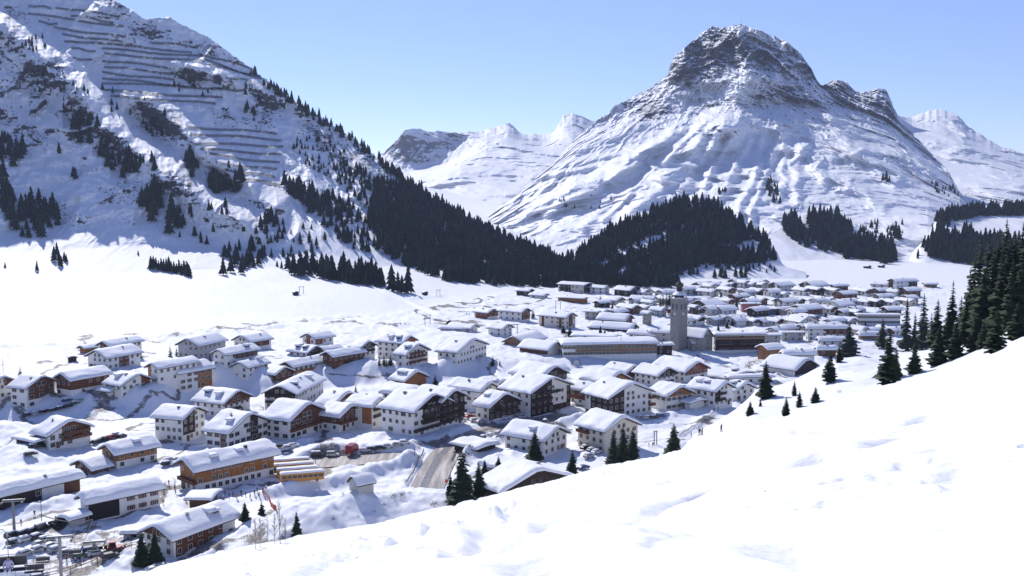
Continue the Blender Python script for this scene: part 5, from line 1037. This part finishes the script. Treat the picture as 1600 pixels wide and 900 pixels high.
# buses in a row
def bus(px, py, L, rz, label):
    N = hit(px, py, B_val); r = empty("parked_bus", N, R(rz), label, "bus", "yellow buses parked in a row"); 
    b = MB(); b.prism([(-L / 2, .45), (L / 2, .45), (L / 2, 1.6), (L / 2 - .25, 2.9), (-L / 2 + .1, 2.95), (-L / 2, 2.7)], -1.2, 1.2); b.build("body", PAINT['yellow'], r)
    g = MB()
    for s in (-1, 1):
        for k in range(int(L / 1.6)): x = -L / 2 + .6 + k * 1.6; g.box(x, x + 1.35, min(s * 1.2, s * 1.22), max(s * 1.2, s * 1.22), 1.5, 2.4)
    g.box(L / 2 - .12, L / 2 + .02, -1, 1, 1.5, 2.5); g.build("windows", M_glass, r)
    V, Fs = snowcap(L, 2.4, lambda x: 0 * x + 2.93, .45, 3, 16, 8); mk("roof_snow", V, Fs, M_snow, r, smooth=True)
    for x in (-L / 2 + 1.8, L / 2 - 2.2):
        for y in (-1.1, 1.1): put("wheel", WH, r, (x, y, .45), 0, (1.4, 1.4, 1.4))
for i, (x, y, l) in enumerate([(452, 731, "farthest"), (458, 738, "second farthest"), (465, 745, "second nearest"), (472, 752, "nearest")]): bus(x, y, 13.5, 16, f"{l} of the four snow-topped yellow buses beside the orange-brown hotel")
# red box truck
N = hit(550, 708, B_val); r = empty("box_truck", N, R(75), "red box truck parked against the snow heap", "truck")
b = MB(); b.box(-3, 1.6, -1.2, 1.2, .7, 3.4); b.build("cargo_box", PAINT['red'], r); b = MB(); b.prism([(1.65, .6), (3.4, .6), (3.4, 1.6), (3.0, 2.6), (1.65, 2.6)], -1.1, 1.1); b.build("cab", PAINT['red'], r); b = MB(); b.box(3.28, 3.42, -.9, .9, 1.55, 2.1); b.build("windscreen", M_glass, r)
for x in (-2, 2.4):
    for y in (-1.05, 1.05): put("wheel", WH, r, (x, y, .45), 0, (1.4, 1.4, 1.4))
# snow groomer by the lift station
def groomer(px, py, rz, col, label):
    N = hit(px, py, B_val); r = empty("snow_groomer", N, R(rz), label, "snow groomer")
    b = MB(); b.box(-2.2, 1.8, -1.3, 1.3, .9, 1.5); b.build("chassis", PAINT[col], r)
    b = MB(); b.prism([(-.2, 1.5), (1.7, 1.5), (1.3, 2.9), (-.2, 2.9)], -1.1, 1.1); b.build("cab", PAINT[col], r); b = MB(); b.box(-.1, 1.25, -1.13, -1.11, 1.75, 2.7); b.box(-.1, 1.25, 1.11, 1.13, 1.75, 2.7); b.build("cab_window", M_glass, r)
    for s in (-1, 1):
        b = MB(); b.prism([(-2.6, .3), (-2.1, 0), (1.9, 0), (2.4, .4), (2.2, .95), (-2.5, .95)], min(s * 1.0, s * 2.0), max(s * 1.0, s * 2.0)); b.build("track", M_tyre, r)
    b = MB(); b.box(2.7, 2.9, -2.4, 2.4, .1, 1.3); b.box(2.3, 2.7, -.4, .4, .5, .8); b.build("blade", M_metal, r)
groomer(180, 862, 200, 'red', "red snow groomer working below the cable hall"); groomer(96, 822, 140, 'black', "black snow groomer with amber cab trim beside the control cabin")

# ------------------------------------------------------------------ people
def person_mesh(pose):
    bm = bpy.data.meshes.new("person"); sit = pose == 'sit'
    J = dict(pel=(0, 0, .95), ch=(0, .02, 1.3), nk=(0, .02, 1.5), hd=(0, -.01, 1.6), ht=(0, 0, 1.74),
             sl=(.2, .02, 1.42), el=(.29, .05, 1.15), hl=(.27, -.12, .95), fl=(.27, -.17, .88), sr=(-.2, .02, 1.42), er=(-.3, .0, 1.16), hr=(-.25, -.2, 1.0), fr=(-.25, -.25, .94),
             pl=(.1, 0, .9), kl=(.13, -.08, .5), al=(.14, .02, .1), tl=(.14, -.16, .05), pr=(-.1, 0, .9), kr=(-.13, .03, .5), ar=(-.15, .1, .1), tr=(-.15, -.08, .05))
    if sit:
        J.update(kl=(.14, -.45, .88), al=(.14, -.5, .45), tl=(.14, -.7, .42), kr=(-.14, -.45, .88), ar=(-.14, -.5, .45), tr=(-.14, -.7, .42))
    E = "pel-ch ch-nk nk-hd hd-ht ch-sl sl-el el-hl hl-fl ch-sr sr-er er-hr hr-fr pel-pl pl-kl kl-al al-tl pel-pr pr-kr kr-ar ar-tr".split()
    rad = dict(pel=.17, ch=.19, nk=.065, hd=.11, ht=.09, sl=.09, el=.065, hl=.05, fl=.04, sr=.09, er=.065, hr=.05, fr=.04, pl=.12, kl=.085, al=.065, tl=.05, pr=.12, kr=.085, ar=.065, tr=.05)
    K = list(J); bm.from_pydata([J[k] for k in K], [tuple(K.index(q) for q in e.split('-')) for e in E], [])
    o = bpy.data.objects.new("person", bm); COL.objects.link(o); md = o.modifiers.new("skin", 'SKIN'); ss = o.modifiers.new("sub", 'SUBSURF'); ss.levels = 1; ss.render_levels = 1
    for i, k in enumerate(K): v = bm.skin_vertices[0].data[i]; v.radius = (rad[k], rad[k]); v.use_root = (k == 'pel')
    dg = bpy.context.evaluated_depsgraph_get(); me = bpy.data.meshes.new_from_object(o.evaluated_get(dg)); bpy.data.objects.remove(o)
    me.materials.clear()
    for _ in range(4): me.materials.append(M_bark)
    for p in me.polygons:
        c = p.center; p.use_smooth = True
        p.material_index = 3 if c.z > 1.66 else (2 if c.z > 1.52 else (0 if c.z > (.97 if not sit else .98) or (abs(c.x) > .2 and c.z > .85 and not sit) else (1 if c.z > .12 or sit else 3)))
    return me
PS, PT = person_mesh('stand'), person_mesh('sit')
M_skin = mat("skin", (.45, .27, .2), .6); CLO = {n: mat("cloth_" + n, c, .9) for n, c in dict(red=(.4, .02, .02), black=(.02, .02, .025), blue=(.03, .08, .3), white=(.7, .7, .72), orange=(.5, .15, .02), grey=(.2, .2, .22), lilac=(.42, .4, .55), brown=(.12, .07, .04)).items()}
def person(N, rz, jk, tr, label, group=None, base=PS, hat='black', skis=False):
    me = base.copy()
    for i_, m in enumerate((CLO[jk], CLO[tr], M_skin, CLO[hat])): me.materials[i_] = m
    o = bpy.data.objects.new("person", me); COL.objects.link(o); o.location = N; o.rotation_euler.z = R(rz); tag(o, label, "person", group); return o
def skis(N, rz, label):
    b = MB()
    for s in (-.14, .14): b.box(s - .045, s + .045, -.85, .75, 0.0, .03); b.add([(s - .045, -.85, 0), (s + .045, -.85, 0), (s + .045, -1.0, .12), (s - .045, -1.0, .12)], [(0, 1, 2, 3)])
    o = b.build("pair_of_skis", PAINT['red'], None, N); o.rotation_euler.z = R(rz); tag(o, label, "skis")
G1 = "strollers and skiers at the slope foot"
for (x, y, j, t, l, sk) in [(1014, 698, 'red', 'black', "person in red jacket standing left beside the lone spruce", 0), (1020, 698, 'black', 'black', "person in black right beside the one in red", 0), (1080, 683, 'black', 'grey', "skier in dark clothes upright at the slope foot", 1), (1093, 681, 'brown', 'black', "left of the two bent skiers resting on the slope", 1), (1097, 680, 'grey', 'black', "right of the two bent skiers resting on the slope", 1), (1127, 675, 'brown', 'brown', "lone walker highest on the slope foot", 0), (1122, 641, 'black', 'grey', "person at the upper end of the slope track", 0), (1116, 643, 'grey', 'black', "person left of the one at the upper slope track end", 0)]:
    N = hit(x, y); person(N, random.uniform(0, 360), j, t, l, G1)
    if sk: skis(N + Vector((0, 0, .01)), 30, "short red skis under " + l.split(' ', 1)[0 if l[0] == 's' else 1].replace("the ", "a ", 0)[:60] if False else f"skis worn by the {l}"[:88])
pc = random.Random(3); G2 = "guests on the orange-brown hotel terrace"
PL = [(352, 775), (358, 778), (364, 776), (370, 780), (377, 774), (384, 777), (391, 779), (398, 774), (402, 770), (405, 776), (411, 771), (416, 766), (350, 787), (349, 781), (420, 760), (300, 775), (290, 782), (256, 770), (258, 762), (255, 788), (273, 765), (264, 758)]
for i, (x, y) in enumerate(PL):
    N = hit(x, y, B_val); j = pc.choice(['red', 'black', 'blue', 'white', 'black', 'grey', 'orange']); person(N + Vector((0, 0, 0)), pc.uniform(0, 360), j, pc.choice(['black', 'grey', 'black', 'brown']), f"guest in {j} jacket, number {i + 1} left of the terrace" if False else f"guest in {j} jacket standing on the packed snow around the orange-brown hotel", f"guests in {j} jackets around the orange-brown hotel")
for i, (x, y, j, l) in enumerate([(97, 876, 'blue', "person in blue jacket right behind the near lift pylon"), (104, 877, 'orange', "person in orange jacket right of the blue one near the pylon"), (118, 880, 'lilac', "person in lilac top between the two lift pylons"), (125, 878, 'black', "person in black right between the two lift pylons"), (152, 880, 'red', "person in red right beside the far lift pylon"), (160, 872, 'red', "person in red walking toward the red groomer"), (33, 820, 'black', "person in black left of the snow ramp"), (54, 806, 'black', "person in black on the snow ramp below the dark building"), (132, 745, 'black', "person on the lane above the cable hall")]):
    N = hit(x, y, B_val)
    if N: person(N, pc.uniform(0, 360), j, 'black', l)
for i, (x, y, l) in enumerate([(626, 508, "left of two tiny skiers on the open meadow"), (633, 508, "right of two tiny skiers on the open meadow"), (729, 492, "tiny skier left of the red-brown farmhouse"), (733, 493, "second tiny skier left of the red-brown farmhouse")]):
    N = hit(x, y)
    if N: person(N, 0, 'black', 'grey', l)

# ------------------------------------------------------------------ chairlift
def chair_me():
    b = MB(); w = 1.1
    b.bar((0, 0, 2.3), (0, .1, .9), .03); b.bar((0, .1, .9), (0, .35, .5), .03); b.bar((0, 0, 2.3), (0, 0, 2.5), .06)
    for s in (-w, w): b.bar((s, .35, .95), (s, .3, .05), .025); b.bar((s, .3, .05), (s, -.35, 0), .025); b.bar((s, .32, .4), (s, -.3, .38), .022)
    b.bar((-w, .35, .95), (w, .35, .95), .025); b.bar((-w, .1, .9), (w, .1, .9), .025); b.bar((-w, -.32, -.35), (w, -.32, -.35), .02)
    for s in (-.5, .5): b.bar((s, -.35, 0), (s, -.32, -.35), .018)
    o = b.build("chair_frame", M_metal); f = o.data; bpy.data.objects.remove(o)
    b = MB(); b.box(-w + .03, w - .03, -.38, .28, .0, .06); o = b.build("seat", M_dmetal); s = o.data; bpy.data.objects.remove(o)
    b = MB(); b.box(-w + .03, w - .03, .3, .34, .18, .8); o = b.build("backrest", M_dmetal); return f, s, o.data, bpy.data.objects.remove(o)
CF, CSE, CBK, _ = chair_me()
def P3(px, py, Y): return Vector([float(v) for v in at(px, py, Y)])
line = [P3(158, 806, 292), P3(147, 846, 252), P3(93, 838, 212), P3(75, 812, 62)]; line.append(P3(-60, 800, 40))
def pylon(px, top, base, Y, yaw, label, w=2.6):
    T_ = P3(px, top, Y); gz = ground(T_.x, T_.y); r = empty("lift_pylon", Vector((T_.x, T_.y, gz)), yaw, label, "lift pylon", "chairlift pylons"); h = T_.z - gz
    b = MB(); b.bar((0, 0, -1), (0, 0, h), .42, n=12, r2=.32); b.build("mast", M_metal, r)
    b = MB(); b.box(-w, w, -.2, .2, h - .25, h + .15); b.build("crossarm", M_metal, r)
    for s in (-1, 1):
        b = MB(); b.box(s * w - .12, s * w + .12, -2.1, 2.1, h - .45, h - .3)
        for k in range(6): b.bar((s * w - .1, -1.9 + k * .76, h - .55), (s * w + .1, -1.9 + k * .76, h - .55), .26, n=10)
        b.build("sheave_row", M_dmetal, r)
    b = MB(); 
    for k in range(int(h / .4)): b.box(-.2, .2, -.62, -.58, k * .4, k * .4 + .04)
    b.box(-.22, -.19, -.62, -.58, 0, h); b.box(.19, .22, -.62, -.58, 0, h); b.build("ladder", M_metal, r)
    b = MB(); b.box(-w, w, -.8, -.35, h - .32, h - .28); b.build("catwalk", M_metal, r)
    return T_
yw = math.atan2(line[2].y - line[1].y, line[2].x - line[1].x) + math.pi / 2
pylon(93, 838, 0, 212, yw, "near lift pylon with wide crossarm rising from the bottom edge"); pylon(147, 846, 886, 252, yw, "shorter lift pylon beside the lift station yard"); pylon(20, 781, 860, 268, yw, "pale lift pylon with slanting arm before the dark wooden building")
side_ = (line[3] - line[0]); side_.z = 0; side_ = Vector((-side_.y, side_.x, 0)).normalized() * 2.6
for s in (-1, 1):
    b = MB(); pts = []
    for A, B in zip(line[:-1], line[1:]):
        for k in range(12): u = k / 12; q = A.lerp(B, u) + side_ * s; q.z -= (4 * u * (1 - u)) * (B - A).length * .012 + .3; pts.append(q)
    for A, B in zip(pts[:-1], pts[1:]): b.bar(A - pts[0], B - pts[0], .022, n=5)
    tag(b.build("lift_cable", M_dmetal, None, pts[0]), "steel haul cable on the " + ("left" if s > 0 else "right") + " side of the lift pylons", "cable")
chy = yw
def chair(px, py, Y, label):
    p = P3(px, py, Y); r = empty("lift_chair", p, chy, label, "lift chair", "hanging lift chairs"); put("frame", CF, r, (0, 0, 0)); put("seat", CSE, r, (0, 0, 0)); put("backrest", CBK, r, (0, 0, 0)); return p
CB = {}
def cab(u, s_):      # point on a cable: u in segments along the line
    k = int(u); f = u - k; A, B = line[k], line[k + 1]; q = A.lerp(B, f) + side_ * s_; q.z -= (4 * f * (1 - f)) * (B - A).length * .012 + .3; return q
SG = 1 if (line[2] + side_).x < (line[2] - side_).x else -1
for u, s_, l in ((2.3, 1, "empty lift chair on the left cable just past the near pylon"), (2.62, 1, "empty lift chair on the left cable above the cream corner hut"), (1.5, 1, "empty lift chair on the left cable between the two pylons"), (2.2, -1, "empty lift chair on the right cable just past the near pylon"), (1.45, -1, "empty lift chair on the right cable between the two pylons"), (.5, -1, "empty lift chair on the right cable nearest the lift station")):
    p = cab(u, s_ * SG); r = empty("lift_chair", p - Vector((0, 0, 2.5)), chy, l, "lift chair", "hanging lift chairs"); put("frame", CF, r, (0, 0, 0)); put("seat", CSE, r, (0, 0, 0)); put("backrest", CBK, r, (0, 0, 0))
p = cab(2.97, SG); q = p - Vector((0, 0, 2.5)); r = empty("lift_chair", q, chy, "occupied lift chair hanging in the bottom left corner", "lift chair", "hanging lift chairs"); put("frame", CF, r, (0, 0, 0)); put("seat", CSE, r, (0, 0, 0)); put("backrest", CBK, r, (0, 0, 0))
person(q + Vector((0, 0, -.82)), math.degrees(chy), 'lilac', 'white', "skier in lilac jacket and white trousers riding the corner chair", None, PT, 'brown')
# small T-bar pylons on the meadow
def tbar(px, py, hp, label, col=M_metal, w=.28):
    N = hit(px, py); s = N.y / F; h = hp * s; r = empty("ski_tow_pylon", N, R(20), label, "tow pylon", "ski tow pylons")
    b = MB(); b.bar((-h * w, 0, -.5), (-h * w, 0, h), .2, n=6); b.bar((h * w, 0, -.5), (h * w, 0, h), .2, n=6); b.build("legs" if False else "frame", col, r); b = MB(); b.bar((-h * w * 1.5, 0, h), (h * w * 1.5, 0, h), .22, n=6); b.build("crossarm", col, r)
for a in [(668, 507, 15, "two-legged tow pylon on the open meadow above the spruces"), (685, 462, 9, "small tow pylon right of the hay hut on the meadow"), (471, 459, 11, "small tow pylon beside the lone hay hut"), (803, 527, 20, "thin pylon before the small plain white house"), (872, 484, 14, "thin pylon above the cream apartment house"), (1024, 695, 22, "slope-foot tow pylon above the two strollers", M_metal, .1)]: tbar(*a)
# football goal on the snow field
N = hit(901, 572, B_val); r = empty("goal_frame", N, R(10), "dark trapezoid goal frame on the shaded field before the sports hall", "goal"); b = MB()
for A, B in (((-2.6, 0, 0), (-1.6, 1, 3)), ((2.6, 0, 0), (1.6, 1, 3)), ((-1.6, 1, 3), (1.6, 1, 3)), ((-2.8, 1.5, 0), (-1.6, 1, 3)), ((2.8, 1.5, 0), (1.6, 1, 3))): b.bar(A, B, .14, n=6)
b.build("frame", M_dmetal, r); b = MB(); b.box(-1.5, 1.5, 1.02, 1.06, .3, 2.9); b.build("net", mat("pale_net", (.5, .5, .55), .9), r)
# street lamps
def lamp(px, py, hp, label):
    N = hit(px, py, B_val); h = hp * N.y / F; r = empty("street_lamp", N, random.uniform(0, 6), label, "street lamp", "street lamps in the village"); b = MB(); b.bar((0, 0, -.5), (0, 0, h), .11, n=8, r2=.07); b.bar((0, 0, h), (.8, 0, h + .25), .05, n=6); b.build("pole", M_dmetal, r); b = MB(); b.box(.6, 1.2, -.14, .14, h + .2, h + .34); b.build("lamp_head", M_metal, r)
for a in [(648, 712, 16, "street lamp at the road junction beside the parking lot"), (493, 725, 20, "street lamp at the corner of the bus park"), (65, 812, 30, "street lamp with pale globe below the dark wooden building"), (792, 690, 16, "street lamp on the road bank"), (274, 770, 22, "street lamp left of the orange-brown hotel"), (870, 665, 15, "street lamp beneath the half-timber hotel")]: lamp(*a)
# flood mast before the sports hall
N = hit(970, 560, B_val); r = empty("flood_mast", N, 0, "thin tall mast in front of the sports hall", "mast"); b = MB(); b.bar((0, 0, -.5), (0, 0, 13), .12, n=6); b.build("pole", M_dmetal, r); b = MB(); b.box(-.6, .6, -.1, .1, 12.6, 13.1); b.build("lamp_bank", M_metal, r)
# road signs, barrier boards
def sign(px, py, label, col):
    N = hit(px, py, B_val); r = empty("road_sign", N, R(-10), label, "road sign"); b = MB(); b.bar((0, 0, -.4), (0, 0, 2.6), .05, n=6); b.build("post", M_metal, r); b = MB(); b.box(-.5, .5, -.08, -.055, 1.6, 2.7); b.build("plate", col, r)
sign(655, 708, "pale road sign at the top of the parking lot entrance", M_white); sign(698, 762, "red and white sign at the lower roadside", mat("sign_red", (.5, .08, .05), .5))
# wooden guard fence along the main road and the bottom road
def guard(name, pts, m, label, h=1.0, step=2.4, tree_=None, cat="fence"):
    P_ = [hit(*p, tree_ or B_val) for p in pts]; Q = []
    for A, B in zip(P_[:-1], P_[1:]):
        n = max(1, int((B - A).length / step)); Q += [A.lerp(B, k / n) for k in range(n)]
    Q.append(P_[-1]); Q = [Vector((q.x, q.y, ground(q.x, q.y))) for q in Q]; O = Q[0]; r = empty(name, O, 0, label, cat); b = MB()
    for A, B in zip(Q[:-1], Q[1:]):
        for z in (.45, .9): b.bar(A - O + Vector((0, 0, z * h)), B - O + Vector((0, 0, z * h)), .06 * (1 + h * .4), n=5)
    b.build("rail", m, r)
    for q in Q[:90]: b = MB(); b.bar(q - O + Vector((0, 0, -.5)), q - O + Vector((0, 0, h)), .09, n=6); b.build("post", m, r)
guard("guard_rail", [(634, 757), (652, 728), (662, 706)], M_dmetal, "dark guard rail along the left edge of the main road", 1.2)
guard("guard_rail", [(706, 722), (716, 700), (724, 692)], M_dmetal, "dark guard rail along the right edge of the main road", 1.1)
guard("wooden_fence", [(60, 905), (110, 893), (160, 872), (220, 852)], M_t, "pale wooden fence beside the lift station yard", 1.4)
guard("wooden_fence", [(255, 902), (300, 888), (340, 870)], M_t, "pale wooden fence along the bottom road by the brown-sided chalet", 1.3)
guard("piste_fence", [(1062, 684), (1085, 668), (1105, 652), (1116, 645)], M_metal, "thin piste fence curving up beside the slope foot", 1.0, 1.8, B_all)
guard("snow_fence", [(410, 768), (421, 782), (432, 800)], mat("fence_red", (.45, .12, .07), .8), "red-orange fence right of the hotel terrace", 1.6, 1.5)
# terrace parasols and boards near the hotel, tables
N = hit(352, 783, B_val)
# bare birches
def bare_tree(px, py, hp, label, seed):
    N = hit(px, py); h = hp * N.y / F; rg = random.Random(seed); r = empty("bare_birch", N, 0, label, "tree", "bare birches on the slope"); b = MB(); b.bar((0, 0, -.4), (rg.uniform(-.2, .2), 0, h * .55), h * .011, n=6, r2=h * .007); b.bar((0, 0, h * .5), (rg.uniform(-.1, .1), 0, h), h * .007, n=5, r2=.01); b.build("trunk", M_birch, r); b = MB()
    for k in range(26):
        z = h * rg.uniform(.2, .95); a = rg.random() * 6.28; L = (h - z) * .3 + .25 * rg.random(); e = Vector((math.cos(a) * L * .55, math.sin(a) * L * .55, z + L * .85)); b.bar((0, 0, z), e, .028, n=4, r2=.012)
        for q in range(4): u = rg.uniform(.3, .95); s_ = Vector((0, 0, z)).lerp(e, u); b.bar(s_, s_ + Vector((rg.uniform(-.4, .4), rg.uniform(-.4, .4), rg.uniform(.2, .6))) * L * .5, .014, n=3, r2=.006)
    b.build("branches", M_birch, r)
for i, (x, y, h, l) in enumerate([(399, 858, 52, "leftmost bare birch on the snow slope"), (407, 856, 50, "second bare birch from the left on the snow slope"), (418, 846, 44, "third bare birch from the left, the shortest"), (430, 850, 50, "fourth bare birch from the left, slightly bent"), (438, 849, 74, "tallest bare birch left of the slender spruce"), (446, 846, 40, "rightmost small bare birch beside the slender spruce"), (5, 585, 28, "bare birch at the left edge behind the white houses")]): bare_tree(x, y, h, l, i)
# shrubs and debris that darken the banks
def shrub(px, py, hp, label, seed, m=M_needle):
    N = hit(px, py); 
    if N is None: return
    h = hp * N.y / F; rg = random.Random(seed); V = []; Fs = []
    for k in range(70):
        c = Vector((rg.gauss(0, .38), rg.gauss(0, .38), abs(rg.gauss(.35, .25)))) * h; s = h * .16; b_ = len(V)
        for _ in range(3): V.append(tuple(c + Vector((rg.uniform(-s, s), rg.uniform(-s, s), rg.uniform(-s, s)))))
        Fs.append((b_, b_ + 1, b_ + 2))
    o = mk("shrub", V, Fs, m, loc=N); tag(o, label, "shrub", "small dark shrubs poking through the snow")
for i, (x, y, h) in enumerate([(615, 777, 8), (628, 775, 7), (640, 770, 4), (600, 790, 5), (585, 800, 3), (678, 790, 9), (560, 808, 3), (536, 772, 4), (1311, 613, 5), (1470, 770, 2), (975, 812, 2), (600, 816, 3), (520, 812, 5), (860, 672, 7), (960, 660, 6), (735, 700, 8), (725, 715, 12), (715, 730, 10), (560, 640, 7), (300, 560, 6), (410, 640, 6), (880, 590, 5), (150, 690, 4), (905, 690, 6), (1165, 590, 5), (1200, 575, 8), (1170, 575, 8), (1080, 500, 6), (1130, 520, 7), (1210, 520, 7), (1100, 510, 6), (940, 480, 7), (1150, 502, 6)]): shrub(x, y, h, "small dark leafless shrub poking through the snow", i)

rq = random.Random(77)
for i in range(46):
    x, y = rq.uniform(900, 1400), rq.uniform(450, 535)
    tree(x, y, rq.uniform(7, 13), "small dark spruce squeezed between the roofs of the far village", "small spruces between the far roofs", 'F', 1.5, B_val)
# ------------------------------------------------------------------ mountain air
def haze():
    b = MB(); b.box(-6500, 6500, -50, 7500, -620, 1500); o = b.build("haze", None)
    m = bpy.data.materials.new("haze_air"); m.use_nodes = True; t = m.node_tree; t.nodes.clear(); out = t.nodes.new("ShaderNodeOutputMaterial"); v = t.nodes.new("ShaderNodeVolumePrincipled")
    v.inputs["Color"].default_value = (.62, .72, 1, 1); v.inputs["Density"].default_value = HAZE; v.inputs["Anisotropy"].default_value = 0.1; t.links.new(v.outputs[0], out.inputs["Volume"])
    o.data.materials.clear(); o.data.materials.append(m); o["kind"] = "stuff"; tag(o, "thin blue mountain air over the whole valley", "haze")
HAZE = 6e-5
if HAZE: haze()
